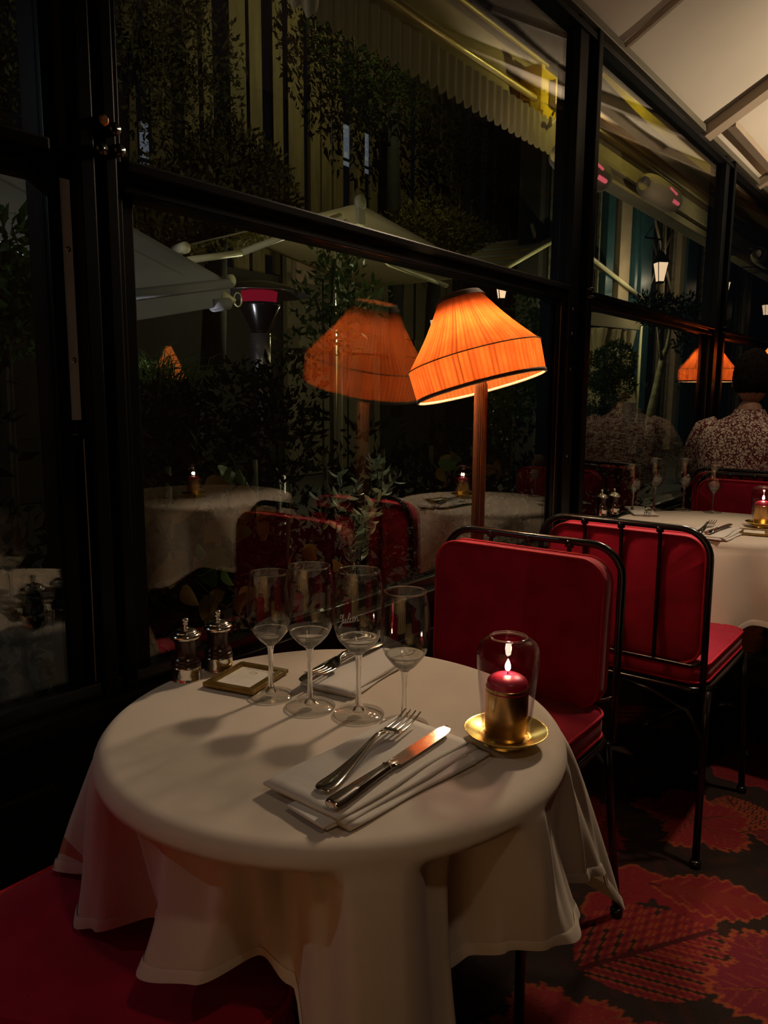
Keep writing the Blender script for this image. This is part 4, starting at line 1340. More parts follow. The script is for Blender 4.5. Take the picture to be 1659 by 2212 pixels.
# ================================================================== OUTSIDE
def leaf_cloud(name, centers, radii, n, size, mat, parent=None, seed=1, aspect=2.4, droop=.3, density_shell=.5, up=0.3):
    """many small pointed leaves, one mesh (stuff)"""
    r = np.random.default_rng(seed)
    C_ = np.asarray(centers, float); Ra = np.asarray(radii, float)
    if Ra.ndim == 1: Ra = np.repeat(Ra[:, None], 3, 1)
    wts = (Ra.prod(1)) ** (2 / 3); wts /= wts.sum()
    idx = r.choice(len(C_), n, p=wts)
    d = r.normal(size=(n, 3)); d /= np.linalg.norm(d, axis=1)[:, None]
    rad = r.uniform(density_shell, 1.0, n) ** .6
    P = C_[idx] + d * Ra[idx] * rad[:, None]
    ax = d * .7 + r.normal(size=(n, 3)) * .6; ax[:, 2] += up
    ax /= np.linalg.norm(ax, axis=1)[:, None]
    sd = np.cross(ax, r.normal(size=(n, 3))); sd /= np.linalg.norm(sd, axis=1)[:, None]
    nm = np.cross(ax, sd)
    L_ = size * r.uniform(.6, 1.25, n)[:, None]; W_ = L_ / aspect
    base = P; tip = P + ax * L_ - nm * L_ * droop * .5
    m1 = P + ax * L_ * .38 + sd * W_ * .5 + nm * L_ * .06; m2 = P + ax * L_ * .38 - sd * W_ * .5 + nm * L_ * .06
    mid = P + ax * L_ * .42
    V = np.stack([base, m1, tip, m2, mid], 1).reshape(-1, 3)
    k = np.arange(n)[:, None] * 5
    F = np.concatenate([k + [0, 1, 4], k + [1, 2, 4], k + [2, 3, 4], k + [3, 0, 4]], 0)
    o = fast_mesh(name, V, F, mat, parent)
    o['kind'] = 'stuff'
    return o


def shrub(name, label, centers, radii, n, size, mat, cat='shrub', group=None, seed=1, stem=None, **k):
    c = np.asarray(centers).mean(0)
    t = empty(name, (0, 0, 0), label=label, cat=cat, group=group)
    leaf_cloud('foliage', centers, radii, n, size, mat, t, seed, **k)
    if stem:
        mb = MB()
        for pts, r_ in stem: mb.tube(pts, r_, 8)
        mb.build('stem', M['stem'], t)
    return t


# planter trough along the glass
for k, (y0, y1) in enumerate([(-1.2, .9), (.95, 2.9), (2.95, 4.6), (4.65, 6.4)]):
    o = MB().bbox((-.62, y0, 0), (-.22, y1, .50), .01).build('planter_box', M['planter'], smooth=False)
    tag(o, ['long dark planter outside, left of the wide post', 'long dark planter outside behind the nearest table', 'long dark planter outside behind the far glasses', 'long dark planter outside behind the person'][k], 'planter', 'planters outside the glass')


def row(y0, y1, x0, x1, z0, z1, n, rad, seed):
    r = np.random.default_rng(seed)
    return np.stack([r.uniform(x0, x1, n), r.uniform(y0, y1, n), r.uniform(z0, z1, n)], 1), np.full(n, rad)


c_, r_ = row(.95, 2.9, -.62, -.36, .50, .95, 46, .17, 1)
shrub('hedge', 'dark leafy hedge outside behind the nearest table', c_, r_, 6500, .045, M['leaf_dark'], 'hedge', 'hedges in the planters', 1, stem=[([(-.45, 1.2 + .3 * k, .45), (-.48, 1.22 + .3 * k, 1.0)], .008) for k in range(6)])
c_, r_ = row(-.9, .85, -.60, -.36, .50, 1.15, 36, .17, 2)
shrub('hedge', 'dark leafy hedge outside, left of the wide post', c_, r_, 4000, .045, M['leaf_dark'], 'hedge', 'hedges in the planters', 2, stem=[([(-.45, -.5 + .3 * k, .45), (-.48, -.45 + .3 * k, 1.0)], .008) for k in range(5)])
c_, r_ = row(2.95, 4.6, -.60, -.36, .50, 1.0, 36, .17, 3)
shrub('hedge', 'dark leafy hedge outside behind the farther table', c_, r_, 5000, .045, M['leaf_dark'], 'hedge', 'hedges in the planters', 3, stem=[([(-.45, 3.1 + .3 * k, .45), (-.48, 3.1 + .3 * k, 1.0)], .008) for k in range(5)])

# silvery laurel lit through the glass
lc = [(-0.220, 1.726, 0.979), (-0.240, 1.667, 0.943), (-0.220, 1.792, 0.934), (-0.200, 1.702, 0.876), (-0.200, 1.639, 0.830), (-0.220, 1.603, 0.794), (-0.200, 1.723, 0.820), (-0.220, 1.706, 0.752), (-0.220, 1.545, 0.853), (-0.240, 1.587, 0.923), (-0.220, 1.643, 0.734)]
t = empty('laurel_shrub', (0, 0, 0), label='silvery green laurel shrub just outside, behind the wine glasses', cat='shrub')


def sprig(p0, p1, nl, size, mat, par, seed, name='leaf'):
    """a stem with pairs of leaves, each leaf an object"""
    r = random.Random(seed)
    a = Vector(p0); b = Vector(p1); dr = (b - a)
    MB().tube([a, a + dr * .5 + Vector((0, 0, .01)), b], [.002, .0017, .001], 6).build('twig', M['stem'], par)
    dn = dr.normalized()
    side = dn.cross(Vector((1, 0, .2))).normalized()
    for k in range(nl):
        s = (k + 1) / nl
        p = a + dr * s
        an = k * 2.4 + r.uniform(-.4, .4)
        out = (side * math.cos(an) + dn.cross(side) * math.sin(an)).normalized()
        ax = (dn * r.uniform(.3, .9) + out).normalized()
        sd = ax.cross(Vector((r.uniform(-1, 1), r.uniform(-1, 1), r.uniform(.2, 1)))).normalized(); nm = ax.cross(sd)
        L_ = size * r.uniform(.7, 1.2); W_ = L_ * r.uniform(.30, .40)
        rows = []
        for j in range(6):
            u = j / 5
            w_ = W_ * .5 * math.sin(PI * min(1, u * .95 + .03)) ** .8 + .0004
            cpt = p + ax * L_ * u - nm * L_ * .22 * u * u
            rows.append([cpt + sd * w_ + nm * w_ * .35, cpt, cpt - sd * w_ + nm * w_ * .35])
        MB().grid(np.array([[tuple(q) for q in rw] for rw in rows])).build(name, mat, par)


for k, c0 in enumerate(lc):
    for q in range(2):
        rr_ = random.Random(k * 7 + q)
        p0 = Vector(c0) + Vector((rr_.uniform(-.03, .02), rr_.uniform(-.04, .04), -.05))
        p1 = p0 + Vector((rr_.uniform(-.02, .05), rr_.uniform(-.05, .06), rr_.uniform(.04, .11)))
        sprig(p0, p1, 8, .036, M['leaf_silver'], t, k * 3 + q)
MB().tube([(-.40, 1.52, .45), (-.34, 1.50, .7), (-.27, 1.45, .95)], [.010, .008, .004], 8).build('stem', M['stem'], t)

# broad yellowing leaves of a climber
yl = [(-0.200, 1.229, 0.992), (-0.200, 1.250, 0.946), (-0.220, 1.159, 0.900), (-0.200, 1.197, 0.886), (-0.200, 1.271, 0.888), (-0.200, 1.104, 0.950), (-0.220, 1.129, 0.817), (-0.200, 1.036, 0.824), (-0.200, 1.047, 0.791), (-0.220, 1.170, 0.794), (-0.200, 1.207, 0.706), (-0.200, 1.136, 0.709), (-0.200, 0.980, 0.923), (-0.200, 1.397, 0.771), (-0.200, 1.485, 0.744), (-0.180, 2.109, 0.971), (-0.180, 2.169, 0.875), (-0.180, 2.058, 0.855), (-0.200, 2.234, 0.819), (-0.200, 2.385, 0.936), (-0.200, 2.086, 0.941)]
t = empty('climbing_vine', (0, 0, 0), label='yellowing broad leaved climber just outside, behind the mills', cat='vine')
for k, c0 in enumerate(yl):
    rr_ = random.Random(100 + k)
    for q in range(3):
        p = Vector(c0) + Vector((rr_.uniform(-.03, .03), rr_.uniform(-.04, .04), rr_.uniform(-.03, .03)))
        ax = Vector((rr_.uniform(-.3, .3), rr_.uniform(-1, 1), rr_.uniform(-1.2, .2))).normalized()
        sd = ax.cross(Vector((1, rr_.uniform(-.6, .6), rr_.uniform(-.6, .6)))).normalized(); nm = ax.cross(sd)
        L_ = rr_.uniform(.05, .085); W_ = L_ * .62
        rows = []
        for j in range(7):
            u = j / 6
            w_ = W_ * .5 * (math.sin(PI * u ** .75) ** .75) + .0004
            cpt = p + ax * L_ * u + nm * L_ * .15 * math.sin(u * 2.5)
            rows.append([tuple(cpt + sd * w_ + nm * w_ * .3), tuple(cpt), tuple(cpt - sd * w_ + nm * w_ * .3)])
        MB().grid(np.array(rows)).build('leaf', M['leaf_yellow'] if k % 3 else M['leaf_green'], t)
mb = MB()
for k in range(len(yl) - 1):
    a, b = Vector(yl[k]), Vector(yl[k + 1])
    if (a - b).length < .3: mb.tube([a, (a + b) / 2 + Vector((-.01, 0, -.02)), b], .0015, 5)
mb.build('stem', M['stem'], t)

# greenery around and above the lamp
c_ = [(-0.900, 2.342, 1.710), (-0.900, 2.288, 1.634), (-0.900, 2.455, 1.636), (-0.900, 2.234, 1.542), (-0.900, 2.369, 1.538), (-0.900, 2.575, 1.576), (-0.900, 2.260, 1.440), (-0.900, 2.155, 1.347), (-0.900, 2.341, 1.410)]
shrub('bushy_shrub', 'bright green twiggy shrub outside between the two lamp shades', c_, [.10] * len(c_), 600, .042, M['leaf_green'], seed=21, density_shell=.2, stem=[([(-.9, (-0.900, 2.340, 1.193)[1], 0), (-0.900, 2.327, 1.463), (-0.900, 2.348, 1.711)], .008), ([(-0.900, 2.327, 1.356), (-0.900, 2.235, 1.559)], .005), ([(-0.900, 2.327, 1.427), (-0.900, 2.575, 1.595)], .005)])
c_ = [(-0.700, 0.957, 1.539), (-0.700, 0.937, 1.494), (-0.700, 0.960, 1.412), (-0.700, 0.930, 1.388), (-0.700, 1.002, 1.362), (-0.700, 0.952, 1.304), (-0.700, 0.897, 1.447)]
shrub('bushy_shrub', 'green climbing plant at the left edge of the picture', c_, [.07] * len(c_), 420, .05, M['leaf_green'], seed=22, density_shell=.2, stem=[([(-.7, (-0.700, 0.922, 1.182)[1], 0), (-0.700, 0.938, 1.346), (-0.700, 0.946, 1.537)], .008), ([(-0.700, 0.936, 1.303), (-0.700, 1.014, 1.374)], .004)])
c_ = [(-1.000, 4.355, 1.733), (-1.000, 4.432, 1.574), (-1.000, 4.351, 1.404), (-1.000, 4.526, 1.239), (-1.000, 4.098, 1.180), (-1.000, 3.883, 1.075)]
shrub('bushy_shrub', 'leafy green shrub outside between the lamp shade and the post', c_, [.16] * len(c_), 2200, .05, M['leaf_green'], seed=23, density_shell=.2, stem=[([(-1.0, (-1.000, 4.402, 0.779)[1], 0), (-1.000, 4.395, 1.627)], .012)])
c_ = [(-1.300, 1.770, 1.050), (-1.300, 1.963, 1.026), (-1.300, 2.209, 1.133), (-1.300, 2.483, 1.173), (-1.300, 2.422, 0.990), (-1.300, 1.764, 0.929)]
shrub('bushy_shrub', 'dim leafy shrub outside below the grey awning', c_, [.2] * len(c_), 2200, .05, M['leaf_dark'], seed=24, stem=[([(-1.300, 1.953, 0.731), (-1.300, 1.990, 1.135)], .012)])
# clipped ball of box and old tree behind the second post
c_ = [(-2.200, 8.309, 1.490), (-2.200, 8.740, 1.346), (-2.200, 8.145, 1.235), (-2.200, 8.704, 1.606)]
shrub('box_bush', 'clipped green bush outside, right of the second post', c_, [.22] * len(c_), 4200, .05, M['leaf_green'], seed=25, density_shell=.7, stem=[([((-2.200, 8.414, 1.186)[0], (-2.200, 8.414, 1.186)[1], 0), (-2.200, 8.414, 1.186)], .03)])
t = empty('old_tree', (0, 0, 0), label='pale forked tree trunk outside behind the far wine glasses', cat='tree')
MB().tube([((-2.600, 11.184, 0.929)[0], (-2.600, 11.184, 0.929)[1], 0), (-2.600, 11.184, 0.929), (-2.600, 11.403, 1.393), (-2.600, 11.576, 1.798), (-2.600, 11.855, 2.013)], [.09, .07, .055, .045, .03], 14).build('trunk', M['bark'], t)
MB().tube([(-2.600, 11.553, 1.697), (-2.600, 11.371, 2.017), (-2.600, 11.201, 2.295)], [.03, .02, .014], 10).build('branch', M['bark'], t)
MB().tube([(-2.600, 11.695, 1.836), (-2.600, 11.807, 2.144), (-2.600, 11.841, 2.414)], [.03, .022, .015], 10).build('branch', M['bark'], t)
leaf_cloud('foliage', [(-2.600, 10.838, 2.390), (-2.600, 12.494, 2.540), (-2.600, 11.625, 2.429), (-2.600, 12.838, 2.071), (-2.600, 13.219, 1.499)], [.26] * 5, 1500, .09, M['leaf_dark'], t, 31, density_shell=.1)

# big trees and ivy in front of the slatted screen
def crown(label, c_, rad, n, size, mat, seed, trunk, cat='tree', name='garden_tree'):
    t = empty(name, (0, 0, 0), label=label, cat=cat, group='trees and bushes behind the awnings')
    leaf_cloud('crown', c_, rad, n, size, mat, t, seed, density_shell=.3)
    MB().tube(trunk, [.14, .11, .07][:len(trunk)], 10).build('trunk', M['wall_dark'], t)
    return t


crown('olive green bush behind the awnings, left of its cream ridge cap', [(-5.600, 6.015, 3.666), (-5.600, 5.622, 3.391), (-5.600, 6.283, 3.529), (-5.600, 5.367, 3.062), (-5.600, 5.869, 3.203), (-5.600, 4.967, 3.033), (-5.600, 6.422, 3.408), (-5.600, 5.009, 2.728)], [.5] * 8, 11000, .085, M['leaf_olive'], 41, [(-5.600, 5.683, 1.460), (-5.600, 5.803, 3.142)], 'bush', 'garden_bush')
crown('olive green bush behind the awnings, right of the cream ridge cap', [(-6.200, 10.643, 3.826), (-6.200, 11.475, 3.814), (-6.200, 10.136, 3.673), (-6.200, 12.240, 3.776), (-6.200, 10.920, 3.507)], [.5] * 5, 6000, .085, M['leaf_olive'], 42, [(-6.200, 10.837, 1.629), (-6.200, 10.918, 3.580)], 'bush', 'garden_bush')
crown('dark tree hanging in front of the slatted screen at upper left', [(-6.000, 5.171, 4.880), (-6.000, 5.874, 4.847), (-6.000, 5.142, 4.254), (-6.000, 5.855, 4.322), (-6.000, 5.407, 5.140), (-6.000, 3.973, 4.302), (-6.000, 3.855, 3.797)], [.55] * 7, 6000, .08, M['leaf_olive'], 43, [(-6.000, 4.706, 0.959), (-6.000, 4.896, 4.182), (-6.000, 5.284, 4.919)])
crown('dark tree hanging in front of the slatted screen at upper centre', [(-6.400, 9.021, 5.977), (-6.400, 10.012, 5.645), (-6.400, 9.444, 5.737), (-6.400, 11.439, 5.471), (-6.400, 12.816, 5.581), (-6.400, 8.819, 6.270), (-6.400, 10.608, 6.429), (-6.400, 14.100, 5.033)], [.6] * 8, 5000, .09, M['leaf_dark'], 44, [(-6.400, 10.208, 0.865), (-6.400, 10.030, 4.438), (-6.400, 10.010, 5.776)])

# slatted timber screen, each board its own piece
t = empty('timber_screen', (-7.2, 5, 0), label='tall screen of upright brown timber boards beyond the terrace', cat='screen')
r = random.Random(4)
y = -2.5
while y < 20:
    wd = r.uniform(.16, .34)
    MB().bbox((0, y, 2.5), (.05 + r.uniform(0, .04), y + wd, 8.6 + r.uniform(-.2, .2)), .008).build('board', M['fence_wood'], t, smooth=False)
    y += wd + r.choice((.06, .12, .2, .3))
o = MB().box((-7.3, -3, 0), (-7.05, 24, 2.9)).build('dark_backing', M['wall_dark'], smooth=False)  # put in to keep the view below the boards dark
tag(o, 'dark wall added below the timber screen to keep the background dark', 'wall')
for z in (3.2, 7.9):
    MB().bbox((-.06, -3, z), (0, 16.5, z + .10), .006).build('crossbar', M['fence_wood'], t, smooth=False)

# pale glowing panels beyond the screen, imitating reflections in the glass
for k, (a, b) in enumerate([((-7.000, 9.251, 5.456), (-7.000, 10.545, 4.840)), ((-7.000, 6.044, 4.480), (-7.000, 6.261, 3.943))]):
    y0, y1 = min(a[1], b[1]), max(a[1], b[1]); z1, z0 = max(a[2], b[2]), min(a[2], b[2])
    tt = empty('window_blind', (-7.35, y0, z0), label='%s pale glowing panel imitating a reflection, between the timber boards' % ('wide' if k == 0 else 'narrow'), cat='blind')
    MB().bbox((0, 0, .12), (.02, y1 - y0, z1 - z0), .004).build('panel', M['pale_reflection'], tt, smooth=False)
    MB().bbox((0, 0, 0), (.035, y1 - y0, .06), .004).build('lower_strip', M['pale_reflection'], tt, smooth=False)
    tt.location.x = -7.28


# ---- awnings
def sheet(name, a, b, c, d, mat, parent, sag=.05, thick=.006, n=16, scallop=0):
    """quad a-b-c-d (a,b along the front edge, d,c along the back)"""
    a, b, c, d = [Vector(p) for p in (a, b, c, d)]
    P = np.zeros((n + 1, n + 1, 3)); nm = (b - a).cross(d - a).normalized()
    for i in range(n + 1):
        for j in range(n + 1):
            u, v = j / n, i / n
            p = (a * (1 - u) + b * u) * (1 - v) + (d * (1 - u) + c * u) * v
            p = p - Vector((0, 0, sag)) * math.sin(PI * v) * (.4 + .6 * abs(math.sin(PI * u * 3)))
            P[i, j] = p
    m = MB().grid(P)
    o = m.build(name, mat, parent)
    md = o.modifiers.new('solid', 'SOLIDIFY'); md.thickness = thick
    return o


# grey awning at the left
T_ = Vector((-2.000, 2.783, 1.760)); v_ = Vector((-.752, -.436, .494))
B_ = Vector((-1.75, 1.86, 1.57))
t = empty('awning', (0, 0, 0), label='grey awning outside at the left with a rolled front bar', cat='awning')
sheet('canopy', T_, B_, B_ + v_ * 3.6, T_ + v_ * 3.6, M['awning_grey'], t, .06)
ax = (B_ - T_)
MB().tube([T_, B_], .026, 14).build('front_bar', M['awning_grey'], t)
MB().tube([T_ + Vector((0, .012, .015)), T_ + Vector((.0, -.02, .01))], [.033, .031], 16).build('end_cap', M['cream_metal'], t)
lo = Vector((0, 0, -.11))
sheet('valance', T_, B_, B_ + lo, T_ + lo, M['awning_grey'], t, 0)
MB().tube([T_ + lo * .9 + ax * .03, T_ + lo * .9 + ax * .16], .032, 14).build('roller', M['awning_grey'], t)
hk = Vector((-2.000, 2.806, 1.673))
MB().tube([hk + Vector((0, -.09, .02)), hk], [.028, .016], 14).build('gearbox', M['cream_metal'], t)
MB().tube([hk + Vector((0, .055 * (math.cos(q) * .5 + .5) - .0, .035 * math.sin(q) + .01)) for q in np.linspace(PI, -PI * .8, 16)], .004, 8).build('crank_loop', M['cream_metal'], t)
MB().tube([T_ + ax * .32 + v_ * .15 + Vector((0, 0, -.07)), T_ + ax * .45 + v_ * 1.6 + Vector((0, 0, -.12))], .009, 10).build('folding_arm', M['cream_metal'], t)
for q in (.25, .6):
    MB().tube([B_ + v_ * (q * 3) + Vector((0, 0, -.03)), T_ + v_ * (q * 3) + Vector((0, 0, -.03))], .008, 8).build('cross_rod', M['awning_grey'], t)

# double sided awning with a ridge, centre
t = empty('awning', (0, 0, 0), label='double cream awning with a round ridge cap, behind the nearest lamp', cat='awning')
A_ = Vector((-4.500, 6.873, 3.301)); L1 = Vector((-4.500, 4.473, 2.481)); R1 = Vector((-4.500, 9.701, 2.895)); bk = Vector((-2.3, 0, 0))
sheet('canopy', L1, A_, A_ + bk, L1 + bk, M['awning_cream'], t, .05)
sheet('canopy', A_, R1, R1 + bk, A_ + bk, M['awning_cream'], t, .05)
sheet('valance', L1, L1 + bk, L1 + bk + Vector((0, -.05, -.16)), L1 + Vector((0, -.05, -.16)), M['awning_cream'], t, 0)
MB().lathe(smooth_prof([(0, 0), (.075, .0), (.09, .02), (.075, .05), (0, .06)], 3), 24, M=Matrix.Translation(A_) @ Matrix.Rotation(PI / 2, 4, 'Y')).build('ridge_cap', M['cream_metal'], t)
MB().bbox((.0, -.06, -.24), (.05, .06, -.05), .01, Matrix.Translation(A_)).build('ridge_bracket', M['cream_metal'], t, smooth=False)
MB().tube([L1 + Vector((.02, .0, -.02)), L1 + Vector((-.15, .02, -.02))], [.05, .05], 14).build('end_cap', M['cream_metal'], t)
el = Vector((-4.600, 5.218, 2.534))
MB().tube([(-4.600, 4.583, 2.381), el], .032, 10).build('folding_arm', M['cream_metal'], t)
MB().tube([el, (-4.600, 6.122, 2.916), (-4.600, 6.676, 3.141)], .032, 10).build('folding_arm', M['cream_metal'], t)
MB().tube([(-4.600, 6.754, 3.097), (-4.600, 7.561, 2.753), (-4.600, 8.830, 2.646)], .03, 10).build('folding_arm', M['cream_metal'], t)
MB().tube([(-4.700, 6.773, 1.997), (-4.700, 6.737, 3.146)], .038, 12).build('pole', M['cream_metal'], t)
p_ = Vector((-4.700, 6.773, 1.997)); MB().tube([(p_.x, p_.y, 0), p_], .038, 12).build('pole', M['cream_metal'], t)

# striped awning right of it
t = empty('awning', (0, 0, 0), label='striped cream awning outside, just left of the second post', cat='awning')
P1, P2 = Vector((-4.500, 12.104, 3.809)), Vector((-4.500, 10.000, 2.958))
bk = Vector((-2.6, 0.3, .15))
for k in range(9):
    f0, f1 = k / 9, (k + 1) / 9
    sheet('canopy_stripe', P1 + (P2 - P1) * f0, P1 + (P2 - P1) * f1, P1 + (P2 - P1) * f1 + bk, P1 + (P2 - P1) * f0 + bk, M['awning_cream'] if k % 2 else M['awning_grey'], t, .02, n=5)
Pr = Vector((-4.500, 16.298, 3.140))
sheet('canopy', P1, Pr, Pr + bk, P1 + bk, M['awning_cream'], t, .05)
MB().tube([P2, P1, Pr], .04, 10).build('front_tube', M['cream_metal'], t)
p_ = Vector((-4.800, 11.929, 3.582)); MB().tube([(p_.x, p_.y, 0), p_ + Vector((0, 0, .3))], .055, 12).build('pole', M['cream_metal'], t)
MB().tube([p_ + Vector((0, 0, -.1)), p_ + Vector((0, -.35, .35))], .03, 8).build('strut', M['cream_metal'], t)
MB().tube([p_ + Vector((0, 0, -.1)), p_ + Vector((0, .9, -.5))], .03, 8).build('strut', M['cream_metal'], t)
# white tent with curtains behind the second post
t = empty('pavilion', (0, 0, 0), label='cream pavilion with tied curtains, right of the second post', cat='tent')
a = Vector((-4.200, 12.391, 2.613)); b = Vector((-4.200, 15.119, 2.719))
bk = Vector((-2.4, 0, .25))
sheet('canopy', a, b, b + bk, a + bk, M['awning_cream'], t, .04)
sheet('valance', a, b, b + Vector((0, 0, -.22)), a + Vector((0, 0, -.22)), M['awning_cream'], t, 0)
for (q0, q1) in (((-4.300, 13.413, 2.448), (-4.300, 13.194, 1.674)), ((-4.300, 14.180, 2.505), (-4.300, 14.613, 1.631)), ((-4.300, 13.756, 2.473), (-4.300, 13.859, 1.694))):
    q0, q1 = Vector(q0), Vector(q1)
    MB().lathe([(.22, 0), (.12, .45), (.09, .9), (.16, 1.35)], 40, M=Matrix.Translation((q1.x, q1.y, q0.z - 1.4)), ripple=lambda i, k: 1 + .16 * math.sin(k * .9)).build('curtain', M['curtain'], t)
MB().tube([(b.x, b.y, 0), b], .03, 8).build('pole', M['cream_metal'], t)
MB().tube([(a.x, a.y, 0), a], .03, 8).build('pole', M['cream_metal'], t)

# long awning cassette, built outside in place of a reflected indoor one
t = empty('mirrored_awning', (0, 0, 0), label='long beige awning standing in for a reflected one, with a yellow lit end and scalloped edge', cat='awning')
xa = -1.5
sheet('soffit', (xa, 1.6, 3.10), (xa, 5.95, 3.02), (xa - .1, 5.95, 3.60), (xa - .1, 1.6, 3.60), M['render_beige'], t, 0, .02)
n = 40
P = np.zeros((5, n * 8 + 1, 3))
for i in range(5):
    for j in range(n * 8 + 1):
        yy = 2.4 + 3.6 * j / (n * 8)
        sc = abs(math.sin(PI * j / 8))
        P[i, j] = (xa + .12 + .008 * math.sin(j * .8), yy, 3.08 - (i / 4) * (.20 + .035 * sc))
MB().grid(P).build('scalloped_valance', M['awning_cream'], t)
MB().tube([(xa + .10, 1.6, 3.16), (xa + .10, 5.6, 3.16)], .022, 10).build('front_tube', pmat('gold_tube', (.55, .40, .14), None, .35, .3), t)
MB().tube([(xa + .06, 2.5, 3.45), (xa + .06, 5.2, 3.45)], .016, 10).build('guide_rail', pmat('gold_rail', (.42, .30, .12), None, .4, .3), t)
MB().bbox((xa - .02, 4.96, 3.09), (xa + .14, 5.02, 3.38), .01).build('end_frame', M['yellow_fabric'], t, smooth=False)
MB().bbox((xa - .02, 5.04, 3.07), (xa + .12, 5.36, 3.38), .02).build('end_cap', M['yellow_fabric'], t, smooth=False)
MB().bbox((xa + .12, 5.12, 3.16), (xa + .17, 5.24, 3.32), .008).build('junction_box', M['render_beige'], t, smooth=False)
MB().tube([(xa + .15, 5.20, 3.16), (xa + .17, 5.15, 3.08), (xa + .15, 5.10, 3.02), (xa + .17, 5.06, 3.06)], .012, 8).build('cable', M['render_beige'], t)
lamp('awning_end_fill', 'POINT', (xa + .42, 5.17, 3.25), 7, (1.0, .85, .25), 0.0)  # added to brighten the yellow end
# its continuation beyond the second post
t = empty('mirrored_canopy', (0, 0, 0), label='long beige canopy standing in for a reflection in the glass right of the second post', cat='canopy')
f0, f1, f2, f3 = (-1.500, 6.039, 3.061), (-1.500, 14.088, 2.980), (-1.500, 13.664, 3.975), (-1.500, 5.972, 3.652)
MB().bbox((xa - .20, 6.0, 3.02), (xa - .04, 22, 3.50), .01).build('soffit', M['render_beige'], t, smooth=False)
MB().bbox((xa - .04, 6.0, 3.40), (xa + .03, 22, 3.44), .006).build('guide_rail', pmat('copper_rail', (.30, .14, .09), None, .25, .8), t, smooth=False)
MB().bbox((xa - .04, 6.0, 3.30), (xa + .02, 22, 3.33), .006).build('guide_rail', pmat('brown_rail', (.20, .12, .08), None, .3, .6), t, smooth=False)
MB().bbox((xa - .04, 6.0, 3.10), (xa + .01, 22, 3.12), .006).build('guide_rail', M['render_beige'], t, smooth=False)
rows = []
for j in range(40):
    s = j / 39; yy = 6.15 + 3.6 * s
    hgt = .05 + .17 * math.sin(PI * (s * .85 + .06)) ** .8
    rows.append([(xa + .05, yy, 3.74 - .02 * s - hgt * .55), (xa + .10, yy, 3.74 - .02 * s), (xa + .05, yy, 3.74 + hgt * .45)])
MB().grid(np.array(rows)).build('yellow_glow_strip', M['yellow_fabric'], t)  # yellow colour imitates a lit edge mirrored in the glass
lamp('yellow_strip_fill', 'POINT', (xa + .5, 6.9, 3.62), 9, (1.0, .86, .22), 0.0)  # fill added for the yellow strip
lamp('canopy_fill', 'POINT', (xa + .55, 8.9, 3.22), 5, (1.0, .9, .5), 0.0)  # another added fill, lifting canopy and heaters


# heaters hung outside to stand in for mirrored ones
def make_heater(label, y, z):
    t = empty('mirrored_heater', (xa + .16, y, z), label=label, cat='heater', group='mirrored infrared heaters')
    rows = []
    for q in np.linspace(-1, 1, 18):
        sc = (1 - abs(q) ** 4) ** .5 * .5 + .5
        rows.append([(.11 * sc * math.cos(a), q * .42, .115 * sc * math.sin(a)) for a in np.linspace(0, 2 * PI, 20)])
    m = MB().grid(np.array(rows)); m.f.append(tuple(range(19))); m.f.append(tuple(17 * 20 + k for k in range(19))[::-1])
    m.build('housing', M['heater_body'], t)
    MB().tube([(.112, -.06, .02), (.112, .12, .0)], .010, 8).build('heating_tube', M['tube_glow'], t)
    MB().tube([(.098, .08, -.060), (.096, .22, -.062)], .016, 8).build('heating_tube', M['tube_glow'], t)
    MB().tube([(-.04, 0, .08), (-.22, 0, .16)], .014, 8).build('bracket', M['heater_body'], t)
    return t


make_heater('rounded brown heater with pink glowing tubes standing in for a mirrored one, right of the second post', 7.35, 3.03)
make_heater('rounded brown heater standing in for a mirrored one, just left of the second post', 5.62, 2.86)
make_heater('rounded brown heater standing in for a mirrored one, beside the third post', 11.6, 3.06)

# ---- cafe facade beyond: columns, tall windows, lanterns
t = empty('cafe_facade', (-4.6, 13.2, 0), label='cafe front outside with teal and cream pilasters and dark tall windows', cat='building')
MB().box((-.5, -1.5, 0), (-.12, 16, 7.4)).build('wall', pmat('dark_render', (.035, .03, .022), (.05, .042, .03), .8, 0, 3), t, smooth=False)
for y0, wd, nm, m_ in [(1.55, .55, 'cream_pilaster', M['render_beige']), (2.40, .14, 'teal_trim', M['teal_paint']), (2.75, .62, 'teal_shutter', M['teal_paint']), (5.25, .35, 'cream_pilaster', M['render_beige']), (5.75, .80, 'teal_shutter', M['teal_paint']), (8.3, .6, 'cream_pilaster', M['render_beige']), (9.2, .8, 'teal_shutter', M['teal_paint']), (11.5, .6, 'cream_pilaster', M['render_beige']), (.9, .35, 'teal_trim', M['teal_paint'])]:
    MB().bbox((-.12, y0, 0), (.05, y0 + wd, 6.2), .01).build(nm, m_, t, smooth=False)
for y0, y1 in ((-1.2, .8), (3.5, 5.15), (6.7, 8.2), (10.1, 11.4)):
    f = MB().bbox((-.11, y0, .4), (-.09, y1, 5.4), .004).build('window', M['dark_window'], t, smooth=False)
    for q in (y0, (y0 + y1) / 2, y1 - .06):
        MB().bbox((-.09, q, .4), (-.04, q + .06, 5.4), .004).build('mullion', M['bark'], f, smooth=False)
for (q0, q1) in (((3.55, 3.6), (5.1, 5.2)), ((5.1, 3.4), (3.6, 4.9)), ((4.3, 5.2), (4.4, 3.3))):
    MB().tube([(-.03, q0[0], q0[1]), (-.03, q1[0], q1[1])], .03, 6).build('glazing_bar', M['render_beige'], t)
MB().bbox((-.12, -1.5, 5.7), (.35, 16, 6.3), .02).build('cornice', M['render_beige'], t, smooth=False)


